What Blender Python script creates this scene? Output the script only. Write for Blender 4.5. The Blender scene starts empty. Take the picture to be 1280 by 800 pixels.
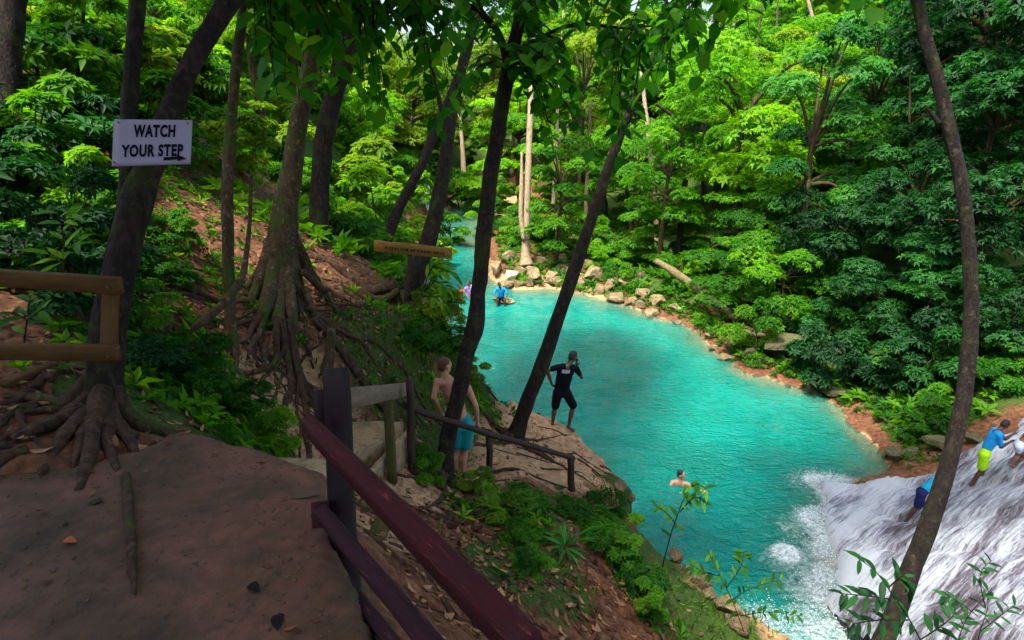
import bpy, math, random
import numpy as np
from mathutils import Vector, Matrix
R = math.radians
random.seed(7); rng = np.random.default_rng(7)
S = bpy.context.scene; col = S.collection

# ------------------------------------------------------------------ camera, sky, sun, exposure
F = 763.0; PITCH = 19.5; CAMZ = 9.0
sp, cp = math.sin(R(PITCH)), math.cos(R(PITCH))
cd = bpy.data.cameras.new('camera'); cam = bpy.data.objects.new('camera', cd); col.objects.link(cam)
cd.sensor_width = 36.0; cd.lens = 36.0 * F / 1280.0; cd.clip_end = 900; cd.clip_start = 0.05
cam.location = (0, 0, CAMZ); cam.rotation_euler = (R(90 - PITCH), 0, 0); S.camera = cam
SUN_EL, SUN_AZ = 69.0, 228.0          # sun direction: azimuth clockwise from +Y
w = bpy.data.worlds.new('World'); S.world = w; w.use_nodes = True
nt = w.node_tree; bg = nt.nodes['Background']
sky = nt.nodes.new('ShaderNodeTexSky'); sky.sky_type = 'NISHITA'; sky.sun_disc = False
sky.sun_elevation = R(SUN_EL); sky.sun_rotation = R(SUN_AZ); sky.dust_density = 5.0; sky.air_density = 1.0; sky.ozone_density = 1.0
nt.links.new(sky.outputs[0], bg.inputs[0]); bg.inputs[1].default_value = 0.15
sd_ = bpy.data.lights.new('sun', 'SUN'); sd_.energy = 2.9; sd_.angle = R(9.0); sd_.color = (1.0, 0.95, 0.86)
sun = bpy.data.objects.new('sun', sd_); col.objects.link(sun)
sdir = Vector((math.sin(R(SUN_AZ)) * math.cos(R(SUN_EL)), math.cos(R(SUN_AZ)) * math.cos(R(SUN_EL)), math.sin(R(SUN_EL))))
sun.rotation_euler = (-sdir).to_track_quat('-Z', 'Y').to_euler(); sun.location = (0, 0, 60)
S.view_settings.view_transform = 'Standard'; S.view_settings.look = 'None'; S.view_settings.gamma = 1.0
S.view_settings.exposure = 1.52
S.cycles.max_bounces = 6; S.cycles.transparent_max_bounces = 8

# ------------------------------------------------------------------ helpers
def P(px, py, d):
    u, v = (px - 640) / F, (py - 400) / F
    return Vector((u * d, d * (cp - v * sp), CAMZ - d * (sp + v * cp)))
def Z(px, py, z):
    v = (py - 400) / F
    return P(px, py, (CAMZ - z) / (sp + v * cp))
def proj(p):
    x, y, z = p[0], p[1], p[2] - CAMZ
    d = y * cp - z * sp
    if d < 0.1: return None
    return 640 + F * x / d, 400 - F * (y * sp + z * cp) / d, d
def tag(o, label=None, cat=None, group=None, kind=None):
    if label: o['label'] = label
    if cat: o['category'] = cat
    if group: o['group'] = group
    if kind: o['kind'] = kind
    return o
def link(name, me, mat=None, parent=None):
    o = bpy.data.objects.new(name, me); col.objects.link(o)
    if mat is not None and me is not None and len(me.materials) == 0: me.materials.append(mat)
    if parent is not None: o.parent = parent
    return o
def empty(name, loc, label, cat, group=None, rz=0):
    o = bpy.data.objects.new(name, None); col.objects.link(o); o.location = loc; o.rotation_euler = (0, 0, rz)
    o.empty_display_size = 0.1
    return tag(o, label, cat, group)
def copy_tree(o, parent=None):
    c = o.copy(); col.objects.link(c)
    if parent is not None: c.parent = parent
    for ch in o.children: copy_tree(ch, c)
    return c
def mesh_np(name, V, Fc, tint=None, smooth=False):
    """V (n,3), Fc list of equal-length face index arrays or one (m,k) array"""
    me = bpy.data.meshes.new(name)
    V = np.asarray(V, dtype=np.float32)
    if isinstance(Fc, np.ndarray): Fc = [Fc]
    Fc = [f for f in Fc if len(f)]
    nl = sum(f.size for f in Fc); nf = sum(len(f) for f in Fc)
    me.vertices.add(len(V)); me.vertices.foreach_set('co', V.ravel())
    me.loops.add(nl); me.loops.foreach_set('vertex_index', np.concatenate([f.ravel() for f in Fc]).astype(np.int32))
    me.polygons.add(nf)
    tot = np.concatenate([np.full(len(f), f.shape[1]) for f in Fc]); st = np.concatenate([[0], np.cumsum(tot)[:-1]])
    me.polygons.foreach_set('loop_start', st.astype(np.int32)); me.polygons.foreach_set('loop_total', tot.astype(np.int32))
    if smooth: me.polygons.foreach_set('use_smooth', np.ones(nf, dtype=bool))
    me.update(calc_edges=True)
    if tint is not None:
        a = me.attributes.new('tint', 'FLOAT', 'POINT'); a.data.foreach_set('value', np.asarray(tint, dtype=np.float32))
    return me
# --- value noise
_T = rng.random((256, 256))
def vnoise(x, y):
    xi = np.floor(x).astype(int); yi = np.floor(y).astype(int); fx = x - xi; fy = y - yi
    fx = fx * fx * (3 - 2 * fx); fy = fy * fy * (3 - 2 * fy)
    a = _T[xi & 255, yi & 255]; b = _T[(xi + 1) & 255, yi & 255]; c = _T[xi & 255, (yi + 1) & 255]; d = _T[(xi + 1) & 255, (yi + 1) & 255]
    return (a + (b - a) * fx) * (1 - fy) + (c + (d - c) * fx) * fy - 0.5
def fbm(x, y, o=4):
    s = 0; a = 1.0
    for i in range(o): s = s + a * vnoise(x + 17.3 * i, y - 9.1 * i); x = x * 2.03; y = y * 2.03; a *= 0.5
    return s
def smooth01(x): x = np.clip(x, 0, 1); return x * x * (3 - 2 * x)

class MB:
    """collects tubes, boxes and capsules into one mesh"""
    def __init__(s): s.V = []; s.Q = []; s.T = []; s.n = 0; s.t = []; s.g = []
    def add(s, V, Q=None, T=None, tint=0.5, grain=None):
        V = np.asarray(V, float); s.V.append(V); s.g.append(V if grain is None else np.asarray(grain, float))
        if Q is not None and len(Q): s.Q.append(np.asarray(Q) + s.n)
        if T is not None and len(T): s.T.append(np.asarray(T) + s.n)
        s.t.append(np.full(len(V), tint)); s.n += len(V)
    def tube(s, pts, rad, sides=10, cap=True, rough=0.0, flat=1.0, seed=0, hemi=False):
        pts = [Vector(p) for p in pts]; rad = list(rad)
        if hemi:
            d0 = (pts[0] - pts[1]).normalized(); d1 = (pts[-1] - pts[-2]).normalized()
            pre = [pts[0] + d0 * rad[0] * k for k in (.98, .8, .45)]; pr = [rad[0] * k for k in (.2, .6, .89)]
            post = [pts[-1] + d1 * rad[-1] * k for k in (.45, .8, .98)]; po = [rad[-1] * k for k in (.89, .6, .2)]
            pts = pre + pts + post; rad = pr + rad + po
        n = len(pts); ref = None; V = []
        for i, p in enumerate(pts):
            t = (pts[min(i + 1, n - 1)] - pts[max(i - 1, 0)]).normalized()
            if ref is None:
                ref = t.orthogonal().normalized()
            ref = (ref - t * ref.dot(t))
            if ref.length < 1e-6: ref = t.orthogonal()
            ref.normalize(); b = t.cross(ref)
            for k in range(sides):
                a = 2 * math.pi * k / sides
                r = rad[i]
                if rough: r *= 1 + rough * (float(vnoise(np.array(3.1 * k * 7 / sides + seed), np.array(i * .45 + seed * 1.7))) * 2 + .6 * math.sin(a * 3 + i * .15 + seed) * .5)
                V.append(p + ref * (math.cos(a) * r) + b * (math.sin(a) * r * flat))
        Q = [(i * sides + k, i * sides + (k + 1) % sides, (i + 1) * sides + (k + 1) % sides, (i + 1) * sides + k) for i in range(n - 1) for k in range(sides)]
        T = []
        if cap:
            V.append(pts[0]); V.append(pts[-1]); c0, c1 = n * sides, n * sides + 1
            T = [(c0, (k + 1) % sides, k) for k in range(sides)] + [(c1, (n - 1) * sides + k, (n - 1) * sides + (k + 1) % sides) for k in range(sides)]
        s.add([tuple(v) for v in V], Q, T)
    def caps(s, a, ra, b, rb, sides=14, flat=1.0):
        a = Vector(a); b = Vector(b)
        if (b - a).length < 1e-4: b = a + Vector((0, 0, 1e-3))
        m = [(a.lerp(b, k / 3.0), ra + (rb - ra) * k / 3.0) for k in range(4)]
        s.tube([q[0] for q in m], [q[1] for q in m], sides, True, hemi=True, flat=flat)
    def beam(s, a, b, wd, ht, up=Vector((0, 0, 1)), bev=0.006, wob=0.0, seg=6):
        """bevelled board from a to b, wd across, ht along up"""
        a = Vector(a); b = Vector(b); t = (b - a).normalized(); sd = t.cross(up).normalized(); u = sd.cross(t).normalized()
        w2, h2 = wd / 2, ht / 2; prof = [(-w2 + bev, -h2), (w2 - bev, -h2), (w2, -h2 + bev), (w2, h2 - bev), (w2 - bev, h2), (-w2 + bev, h2), (-w2, h2 - bev), (-w2, -h2 + bev)]
        V = []; G = []; ln_ = (b - a).length; g0 = random.uniform(0, 50)
        for i in range(seg + 1):
            p = a.lerp(b, i / seg)
            for (x, y) in prof:
                j = (1 + wob * random.uniform(-1, 1)); G.append((g0 + ln_ * i / seg, g0 + x * 1.0, y))
                V.append(tuple(p + sd * x * j + u * y * j))
        Q = [(i * 8 + k, i * 8 + (k + 1) % 8, (i + 1) * 8 + (k + 1) % 8, (i + 1) * 8 + k) for i in range(seg) for k in range(8)]
        V.append(tuple(a)); V.append(tuple(b)); G += [(g0, g0, 0), (g0 + ln_, g0, 0)]; n = (seg + 1) * 8
        T = [(n, (k + 1) % 8, k) for k in range(8)] + [(n + 1, seg * 8 + k, seg * 8 + (k + 1) % 8) for k in range(8)]
        s.add(V, Q, T, grain=G)
    def ell(s, c, r, nu=14, nv=9, rot=None):
        V = []; c = Vector(c)
        for i in range(nv + 1):
            th = math.pi * i / nv
            for k in range(nu):
                a = 2 * math.pi * k / nu
                v = Vector((r[0] * math.sin(th) * math.cos(a), r[1] * math.sin(th) * math.sin(a), r[2] * math.cos(th)))
                if rot is not None: v = rot @ v
                V.append(tuple(c + v))
        Q = [(i * nu + k, (i + 1) * nu + k, (i + 1) * nu + (k + 1) % nu, i * nu + (k + 1) % nu) for i in range(nv) for k in range(nu)]
        s.add(V, Q)
    def mesh(s, name, smooth=True):
        me = mesh_np(name, np.concatenate(s.V), [np.concatenate(x) for x in (s.Q, s.T) if x], np.concatenate(s.t), smooth)
        at = me.attributes.new('grain', 'FLOAT_VECTOR', 'POINT'); at.data.foreach_set('vector', np.concatenate(s.g).astype(np.float32).ravel()); return me
    def build(s, name, mat, parent=None, smooth=True, base=None):
        me = s.mesh(name, smooth); o = link(name, me, mat, parent)
        return o
def spline(pts, n=6):
    """Catmull-Rom through (Vector, r) pairs"""
    out = []
    m = len(pts)
    for i in range(m - 1):
        a, b, c, d = pts[max(i - 1, 0)], pts[i], pts[i + 1], pts[min(i + 2, m - 1)]
        for k in range(n):
            t = k / n
            f = lambda p0, p1, p2, p3: 0.5 * ((2 * p1) + (p2 - p0) * t + (2 * p0 - 5 * p1 + 4 * p2 - p3) * t * t + (3 * p1 - p0 - 3 * p2 + p3) * t ** 3)
            out.append((f(a[0], b[0], c[0], d[0]), max(f(a[1], b[1], c[1], d[1]), .001)))
    out.append(pts[-1]); return [o[0] for o in out], [o[1] for o in out]

# ------------------------------------------------------------------ materials
def N(nt, typ, **kw):
    n = nt.nodes.new(typ)
    for k, v in kw.items():
        if k.startswith('i_'):
            key = k[2:]; n.inputs[int(key) if key.isdigit() else key].default_value = v
        else: setattr(n, k, v)
    return n
def newmat(name):
    m = bpy.data.materials.new(name); m.use_nodes = True; nt = m.node_tree
    return m, nt, nt.nodes['Principled BSDF'], nt.links.new
def ramp(nt, fac, stops, interp='LINEAR'):
    r = nt.nodes.new('ShaderNodeValToRGB'); nt.links.new(fac, r.inputs[0]); cr = r.color_ramp; cr.interpolation = interp
    while len(cr.elements) < len(stops): cr.elements.new(0.5)
    for e, (p, c) in zip(cr.elements, stops):
        e.position = p; e.color = (c[0], c[1], c[2], 1) if not isinstance(c, (int, float)) else (c, c, c, 1)
    return r.outputs[0]
def mixc(nt, fac, a, b, typ='MIX'):
    m = nt.nodes.new('ShaderNodeMix'); m.data_type = 'RGBA'; m.blend_type = typ
    for s_, v in ((m.inputs[0], fac), (m.inputs[6], a), (m.inputs[7], b)):
        if hasattr(v, 'links'): nt.links.new(v, s_)
        elif isinstance(v, (int, float)): s_.default_value = v
        else: s_.default_value = (*v, 1)
    return m.outputs[2]
def coords(nt, scale=(1, 1, 1), kind='Object'):
    tc = nt.nodes.new('ShaderNodeTexCoord'); mp = nt.nodes.new('ShaderNodeMapping'); mp.inputs[3].default_value = scale
    nt.links.new(tc.outputs[kind], mp.inputs[0]); return mp.outputs[0]
def noise(nt, vec, scale, detail=5, rough=.55, dist=0):
    n = N(nt, 'ShaderNodeTexNoise'); n.inputs['Scale'].default_value = scale; n.inputs['Detail'].default_value = detail
    n.inputs['Roughness'].default_value = rough; n.inputs['Distortion'].default_value = dist
    nt.links.new(vec, n.inputs['Vector']); return n.outputs[0]
def bump(nt, h, st, dist, prev=None):
    b = N(nt, 'ShaderNodeBump'); b.inputs['Strength'].default_value = st; b.inputs['Distance'].default_value = dist
    nt.links.new(h, b.inputs['Height'])
    if prev is not None: nt.links.new(prev, b.inputs['Normal'])
    return b.outputs[0]

def leaf_mat(name, dark, mid, light, trans=0.4, rough=.55, spec=.22):
    m, nt, b, L = newmat(name)
    at = N(nt, 'ShaderNodeAttribute', attribute_name='tint')
    oi = N(nt, 'ShaderNodeObjectInfo')
    ad = N(nt, 'ShaderNodeMath', operation='MULTIPLY_ADD', i_1=.36, i_2=-.18); L(oi.outputs['Random'], ad.inputs[0])
    a2 = N(nt, 'ShaderNodeMath', operation='ADD'); L(at.outputs['Fac'], a2.inputs[0]); L(ad.outputs[0], a2.inputs[1])
    c = ramp(nt, a2.outputs[0], [(0.05, dark), (.5, mid), (.95, light)])
    L(c, b.inputs['Base Color']); b.inputs['Roughness'].default_value = rough; b.inputs['Specular IOR Level'].default_value = spec
    tr = N(nt, 'ShaderNodeBsdfTranslucent'); tc = mixc(nt, 1.0, c, (1.5, 1.5, .5), 'MULTIPLY'); L(tc, tr.inputs[0])
    mx = N(nt, 'ShaderNodeMixShader'); mx.inputs[0].default_value = trans
    L(b.outputs[0], mx.inputs[1]); L(tr.outputs[0], mx.inputs[2]); L(mx.outputs[0], nt.nodes['Material Output'].inputs[0])
    return m
M = {}
M['leaf_bright'] = leaf_mat('leaf_bright', (.028, .14, .003), (.085, .28, .004), (.22, .44, .010), .52)
M['leaf_mid'] = leaf_mat('leaf_mid', (.008, .065, .003), (.034, .165, .005), (.115, .30, .008), .47)
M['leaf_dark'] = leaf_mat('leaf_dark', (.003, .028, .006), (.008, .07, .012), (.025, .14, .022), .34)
M['leaf_blue'] = leaf_mat('leaf_blue', (.007, .06, .010), (.022, .15, .020), (.07, .26, .038), .42)
M['leaf_canopy'] = leaf_mat('leaf_canopy', (.010, .09, .003), (.035, .21, .004), (.09, .34, .008), .66)
M['leaf_yellow'] = leaf_mat('leaf_yellow', (.07, .16, .006), (.15, .27, .010), (.27, .37, .02), .5)
M['litter'] = leaf_mat('litter', (.045, .015, .009), (.15, .058, .030), (.36, .20, .10), .05, .75, .2)
M['moss_leaf'] = leaf_mat('moss_leaf', (.03, .09, .004), (.07, .19, .008), (.16, .30, .015), .35)

def bark_mat(name, c0, c1, c2, moss=.35, mosscol=(.045, .075, .008), pale=None):
    m, nt, b, L = newmat(name); v = coords(nt, (1, 1, .28))
    n1 = noise(nt, v, 16, 8, .7, .6); v2 = coords(nt); n2 = noise(nt, v2, 3.2, 6, .65)
    c = ramp(nt, n1, [(.3, c0), (.52, c1), (.72, c2)])
    f = ramp(nt, n2, [(.5 + (.5 - moss) * .3, 0.0), (.62 + (.5 - moss) * .3, 1.0)])
    c = mixc(nt, f, c, mosscol)
    if pale:
        n3 = noise(nt, v2, 15, 4, .6); f3 = ramp(nt, n3, [(.60, 0.0), (.66, .6)]); c = mixc(nt, f3, c, pale)
    L(c, b.inputs['Base Color']); b.inputs['Roughness'].default_value = .85; b.inputs['Specular IOR Level'].default_value = .25
    L(bump(nt, n1, 1.0, .05, bump(nt, n2, .6, .07)), b.inputs['Normal']); return m
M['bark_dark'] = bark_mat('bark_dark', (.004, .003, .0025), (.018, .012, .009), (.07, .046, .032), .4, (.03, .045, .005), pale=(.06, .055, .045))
M['bark_brown'] = bark_mat('bark_brown', (.022, .014, .007), (.075, .048, .025), (.17, .12, .065), .55, pale=(.24, .21, .15))
M['bark_mossy'] = bark_mat('bark_mossy', (.006, .004, .004), (.017, .012, .009), (.05, .037, .027), .4, (.03, .04, .006), pale=(.075, .065, .055))
M['bark_pale'] = bark_mat('bark_pale', (.18, .12, .07), (.36, .27, .17), (.55, .46, .34), .15)
M['bark_root'] = bark_mat('bark_root', (.018, .010, .006), (.07, .038, .022), (.16, .095, .055), .4)
M['log'] = bark_mat('log', (.09, .06, .03), (.2, .145, .075), (.34, .26, .15), .5, (.10, .13, .015))

def wood_mat(name, c0, c1, wear, wearcol, rough=.6, moss=None, spec=.4, axis=(30, 30, 2)):
    m, nt, b, L = newmat(name); ag = N(nt, 'ShaderNodeAttribute', attribute_name='grain')
    def gv(sc):
        mp = N(nt, 'ShaderNodeMapping'); mp.inputs[3].default_value = sc; L(ag.outputs['Vector'], mp.inputs[0]); return mp.outputs[0]
    v = gv((1, 1, 1)); n1 = noise(nt, gv((2.2, 26, 26)), 3, 8, .75, .4); n2 = noise(nt, gv((1, 4, 4)), 5, 6, .65); n4 = noise(nt, gv((3, 60, 60)), 3, 5, .7)
    c = ramp(nt, n2, [(.3, c0), (.7, c1)]); c = mixc(nt, .7, c, ramp(nt, n4, [(.35, .45), (.6, 1.0)]), 'MULTIPLY')
    f = ramp(nt, n1, [(.66 - wear * .2, 0.0), (.70 - wear * .2, 1.0)]); c = mixc(nt, f, c, wearcol)
    if moss:
        n3 = noise(nt, v, 4, 5, .6); f = ramp(nt, n3, [(.5, 0.0), (.6, .8)]); c = mixc(nt, f, c, moss)
    L(c, b.inputs['Base Color']); r = ramp(nt, n2, [(.3, rough - .15), (.7, rough + .15)]); L(r, b.inputs['Roughness']); b.inputs['Specular IOR Level'].default_value = spec * .6
    L(bump(nt, n1, .6, .006, bump(nt, n4, .6, .004)), b.inputs['Normal']); return m
M['rail_red'] = wood_mat('rail_red', (.026, .0008, .0035), (.060, .002, .008), .34, (.15, .035, .022), .7)
M['rail_purple'] = wood_mat('rail_purple', (.022, .003, .009), (.048, .009, .019), .36, (.12, .045, .035), .75)
M['post_dark'] = wood_mat('post_dark', (.006, .002, .004), (.015, .004, .008), .1, (.04, .02, .02), .6)
M['wood_tan'] = wood_mat('wood_tan', (.065, .030, .006), (.125, .066, .014), .2, (.21, .13, .04), .75)
M['wood_yellow'] = wood_mat('wood_yellow', (.22, .12, .02), (.34, .21, .045), .2, (.10, .05, .015), .7)
M['wood_grey'] = wood_mat('wood_grey', (.14, .10, .07), (.27, .21, .15), .3, (.1, .07, .05), .8)
M['wood_green'] = wood_mat('wood_green', (.05, .045, .015), (.12, .10, .035), .2, (.2, .15, .06), .8, moss=(.05, .07, .01))
M['wood_brown'] = wood_mat('wood_brown', (.025, .014, .012), (.07, .04, .032), .2, (.14, .09, .07), .7)

def simple(name, c, rough=.6, spec=.4, var=.25, bs=40):
    m, nt, b, L = newmat(name); n = noise(nt, coords(nt), bs, 4, .6)
    cc = ramp(nt, n, [(.3, [x * (1 - var) for x in c]), (.7, [min(1, x * (1 + var)) for x in c])]); L(cc, b.inputs['Base Color'])
    b.inputs['Roughness'].default_value = rough; b.inputs['Specular IOR Level'].default_value = spec
    L(bump(nt, n, .15, .003), b.inputs['Normal']); return m
M['skin_light'] = simple('skin_light', (.52, .27, .17), .5, .4, .12, 9)
M['skin_dark'] = simple('skin_dark', (.075, .032, .022), .42, .5, .15, 9)
M['skin_brown'] = simple('skin_brown', (.22, .10, .06), .45, .5, .12, 9)
M['hair'] = simple('hair', (.012, .009, .008), .6, .4, .4, 80)
M['hair_brown'] = simple('hair_brown', (.10, .045, .02), .6, .4, .3, 80)
M['teal_cloth'] = simple('teal_cloth', (.01, .30, .31), .8, .2, .15, 12)
M['black_cloth'] = simple('black_cloth', (.004, .0045, .010), .8, .12, .3, 12)
M['print_grey'] = simple('print_grey', (.42, .40, .5), .8, .2, .3, 60)
M['blue_cloth'] = simple('blue_cloth', (.01, .27, .62), .8, .2, .15, 12)
M['cyan_cloth'] = simple('cyan_cloth', (.01, .36, .60), .8, .2, .15, 12)
M['navy_cloth'] = simple('navy_cloth', (.012, .014, .09), .8, .2, .15, 12)
M['lime_cloth'] = simple('lime_cloth', (.42, .80, .01), .8, .2, .1, 12)
M['red_cloth'] = simple('red_cloth', (.8, .06, .05), .8, .2, .15, 12)
M['purple_cloth'] = simple('purple_cloth', (.35, .22, .6), .8, .2, .15, 12)
M['white_cloth'] = simple('white_cloth', (.62, .66, .8), .8, .2, .1, 12)
M['orange_cloth'] = simple('orange_cloth', (.75, .17, .09), .8, .2, .1, 12)
M['shoe'] = simple('shoe', (.02, .02, .05), .5, .5, .2, 30)
M['sign_white'] = simple('sign_white', (.25, .235, .32), .5, .4, .07, 9)
M['ink'] = simple('ink', (.004, .004, .012), .8, .08, .1, 30)
M['petal'] = simple('petal', (.75, .03, .02), .5, .4, .2, 30)
M['paint_yellow'] = simple('paint_yellow', (.62, .42, .06), .7, .3, .2, 50)

def rock_mat(name, c0, c1, c2, moss=.2):
    m, nt, b, L = newmat(name); v = coords(nt, kind='Object'); n1 = noise(nt, v, 2.2, 8, .65); n2 = noise(nt, v, 9, 6, .6)
    vo = N(nt, 'ShaderNodeTexVoronoi', feature='DISTANCE_TO_EDGE'); vo.inputs['Scale'].default_value = 2.4; L(v, vo.inputs['Vector'])
    c = ramp(nt, n1, [(.3, c0), (.5, c1), (.7, c2)])
    cr = ramp(nt, vo.outputs[0], [(0, .45), (.04, 1.0)]); c = mixc(nt, .6, c, cr, 'MULTIPLY')
    f = ramp(nt, n2, [(.6 - moss * .2, 0.0), (.68 - moss * .2, 1.0)]); c = mixc(nt, f, c, (.10, .12, .02))
    L(c, b.inputs['Base Color']); b.inputs['Roughness'].default_value = .85
    L(bump(nt, n1, .8, .15, bump(nt, n2, .6, .05)), b.inputs['Normal']); return m
M['rock'] = rock_mat('rock', (.12, .08, .04), (.28, .195, .105), (.42, .32, .19), .4)
M['rock_pale'] = rock_mat('rock_pale', (.4, .34, .2), (.6, .54, .36), (.72, .66, .5), -.2)
M['rock_dark'] = rock_mat('rock_dark', (.035, .028, .02), (.09, .075, .045), (.17, .14, .08), .6)

# ------------------------------------------------------------------ terrain
EPS = 1e-4
lip = [Z(545, 372, 0)] + [P(548, 392, 20), P(552, 398, 14), P(563, 402, 11.2), P(585, 440, 11.6), P(606, 472, 12.2), P(640, 505, 12.6), P(690, 528, 12.9), P(728, 541, 12.6),
      P(760, 572, 11.7), P(786, 592, 10.9), P(792, 620, 10.0), P(806, 655, 9.3), P(838, 690, 8.7), P(866, 722, 8.2), P(900, 757, 7.8), P(950, 800, 7.5), P(1010, 850, 7.2), P(1110, 900, 6.5)]
pool = [(p.x, p.y) for p in lip] + [(5.6, 3.6), (9, 3.2), (9.5, 6.0)]
pool += [(p.x, p.y) for p in (Z(1075, 770, 0), Z(1052, 740, 0), Z(1042, 690, 0), Z(1040, 640, 0), Z(1030, 606, 0), Z(1080, 604, 0), Z(1112, 592, 0), Z(1104, 556, 0), Z(1062, 520, 0), Z(1012, 492, 0), Z(960, 474, 0),
      Z(920, 460, 0), Z(882, 432, 0), Z(850, 404, 0), Z(800, 388, 0), Z(764, 377, 0), Z(700, 364, 0), Z(640, 362, 0), Z(616, 352, 0), Z(612, 328, 0), Z(604, 300, 0), Z(607, 262, 0), Z(606, 244, 0), Z(590, 236, 0),
      Z(570, 238, 0), Z(562, 262, 0), Z(520, 290, 0), Z(525, 308, 0), Z(520, 326, 0), Z(532, 348, 0))]
pool = np.array(pool)
def sdist(x, y, poly):
    x = np.asarray(x, float); y = np.asarray(y, float); d = np.full(x.shape, 1e9); inside = np.zeros(x.shape, bool)
    n = len(poly)
    for i in range(n):
        ax, ay = poly[i]; bx, by = poly[(i + 1) % n]; ex, ey = bx - ax, by - ay
        t = np.clip(((x - ax) * ex + (y - ay) * ey) / (ex * ex + ey * ey + 1e-12), 0, 1)
        d = np.minimum(d, (x - ax - t * ex) ** 2 + (y - ay - t * ey) ** 2)
        c = ((ay > y) != (by > y)) & (x < ex * (y - ay) / (ey if abs(ey) > 1e-12 else 1e-12) + ax); inside ^= c
    d = np.sqrt(d); return np.where(inside, -d, d)
ctl = []
def C_(px, py, d): p = P(px, py, d); ctl.append((p.x, p.y, p.z))
def CZ(px, py, z): p = Z(px, py, z); ctl.append((p.x, p.y, z))
# platform the camera stands on
for a in [(0, 790, 7.33), (200, 790, 7.28), (400, 790, 7.15), (100, 680, 7.36), (300, 660, 7.12), (200, 600, 7.22), (60, 640, 7.42), (0, 640, 7.5), (300, 590, 7.0), (395, 622, 6.95), (405, 700, 6.95), (-300, 700, 7.6)]: CZ(*a)
ctl += [(0, -1, 7.3), (-3, -2, 7.6), (1.2, -2, 7.2), (-8, 0, 8.6), (-6, -6, 8.5), (4, -4, 6.4), (2.2, .4, 6.3), (4, 1.2, 5.2), (8, -3, 5.5), (14, -6, 8)]
# bank left of the path
for a in [(30, 540, 3.4), (60, 470, 4.0), (130, 540, 3.4), (60, 400, 5.0), (60, 300, 7.0), (60, 200, 9.2), (60, 100, 12), (200, 250, 8.3), (200, 400, 5.6), (210, 520, 4.2), (270, 400, 7.0), (350, 392, 8.5), (300, 480, 6.0), (260, 540, 4.6),
          (330, 545, 5.6), (-200, 500, 3.6), (-200, 350, 5), (-250, 150, 9), (250, 320, 9), (420, 350, 10.2), (450, 325, 12), (480, 395, 10.5), (400, 280, 16), (300, 250, 13), (300, 150, 20), (100, 0, 18), (350, 100, 27), (200, 60, 20), (450, 215, 30), (450, 120, 50), (500, 200, 55), (300, 0, 50), (400, 400, 9)]: C_(*a)
# mossy cliff under the forked tree
for a in [(405, 428, 7.7), (432, 428, 8.3), (465, 420, 8.9), (500, 408, 9.5), (530, 402, 10.3), (552, 402, 10.9), (436, 522, 8.0), (470, 528, 8.2), (500, 533, 8.7), (530, 522, 9.6), (556, 510, 10.6)]: C_(*a)
# landing, ledge
for a in [(370, 582, 5.55), (440, 590, 5.2), (380, 548, 5.45), (470, 560, 5.15), (440, 540, 5.2), (520, 560, 4.75)]: CZ(*a)
for a in [(550, 560, 9.3), (580, 597, 9.1), (600, 540, 10.6), (600, 500, 11.6), (645, 545, 11.5), (640, 580, 9.6), (700, 538, 12.2), (712, 545, 12.1), (690, 585, 10.2), (740, 590, 10.6), (770, 600, 10.5), (650, 600, 9.0), (700, 620, 9.0), (760, 630, 9.4), (800, 670, 8.8)]: C_(*a)
# slope right of the platform
for a in [(450, 655, 4.6), (470, 720, 3.5), (500, 660, 5.4), (560, 640, 6.8), (545, 603, 8.2), (620, 620, 7.7), (560, 770, 3.8), (600, 700, 5.2), (520, 700, 4.4), (700, 650, 6.8), (700, 750, 5.2), (780, 700, 6.8), (800, 780, 5.7), (700, 850, 4.2), (850, 760, 6.8),
          (870, 800, 6.6), (900, 860, 6.0), (1000, 900, 5.9), (1090, 840, 6.2), (1150, 950, 5.2), (620, 850, 3.3)]: C_(*a)
# falls ramp
for a in [(1045, 640, .12), (1048, 700, .1), (1060, 745, .08)]: CZ(*a)
for a in [(1140, 640, 13.4), (1215, 607, 13.5), (1262, 575, 13.8), (1280, 540, 14.5), (1280, 640, 11.6), (1280, 700, 10.3), (1280, 790, 8.7), (1180, 700, 11.2), (1150, 790, 9.8), (1440, 560, 12), (1440, 700, 9.3), (1440, 480, 15.5), (1600, 600, 11)]: C_(*a)
# far bank and hill
for a in [(616, 322, 35), (625, 300, 37), (658, 327, 34), (700, 335, 34.5), (760, 345, 33), (830, 345, 30.5), (860, 385, 28), (900, 390, 27.5), (915, 430, 25.2), (960, 440, 23.5), (1000, 440, 22.2), (1060, 470, 20.6), (1110, 500, 18.8), (1130, 545, 17), (1150, 560, 16.3), (1200, 530, 16.2), (1250, 510, 16),
          (1100, 430, 21.5), (1200, 450, 18.5), (1280, 420, 18), (1280, 300, 24), (1150, 300, 30), (1000, 320, 32), (850, 280, 42), (700, 260, 45), (620, 240, 66), (560, 230, 64), (700, 180, 66), (850, 150, 62), (1000, 130, 56), (1150, 120, 48), (1280, 100, 42), (1500, 200, 30), (1450, 350, 22),
          (1500, 0, 45), (900, 60, 90), (600, 150, 95), (1200, 0, 80), (590, 262, 62), (538, 262, 52), (500, 300, 42), (510, 330, 36), (520, 372, 27), (480, 330, 24)]: C_(*a)
ctl += [(-4.2, 27.5, .5), (-5.0, 22, 2.8), (-3.6, 16, 4.6), (-3.0, 13, 5.2), (-7, 31, 1.2)]
ctl = np.array(ctl)
def _rbf():
    X = ctl[:, :2]; n = len(X); D = np.sqrt(((X[:, None] - X[None]) ** 2).sum(-1) + .01)
    A = np.zeros((n + 3, n + 3)); A[:n, :n] = D - np.eye(n) * .03; A[:n, n] = 1; A[:n, n + 1:] = X; A[n, :n] = 1; A[n + 1:, :n] = X.T
    return np.linalg.solve(A, np.concatenate([ctl[:, 2], [0, 0, 0]]))
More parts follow.
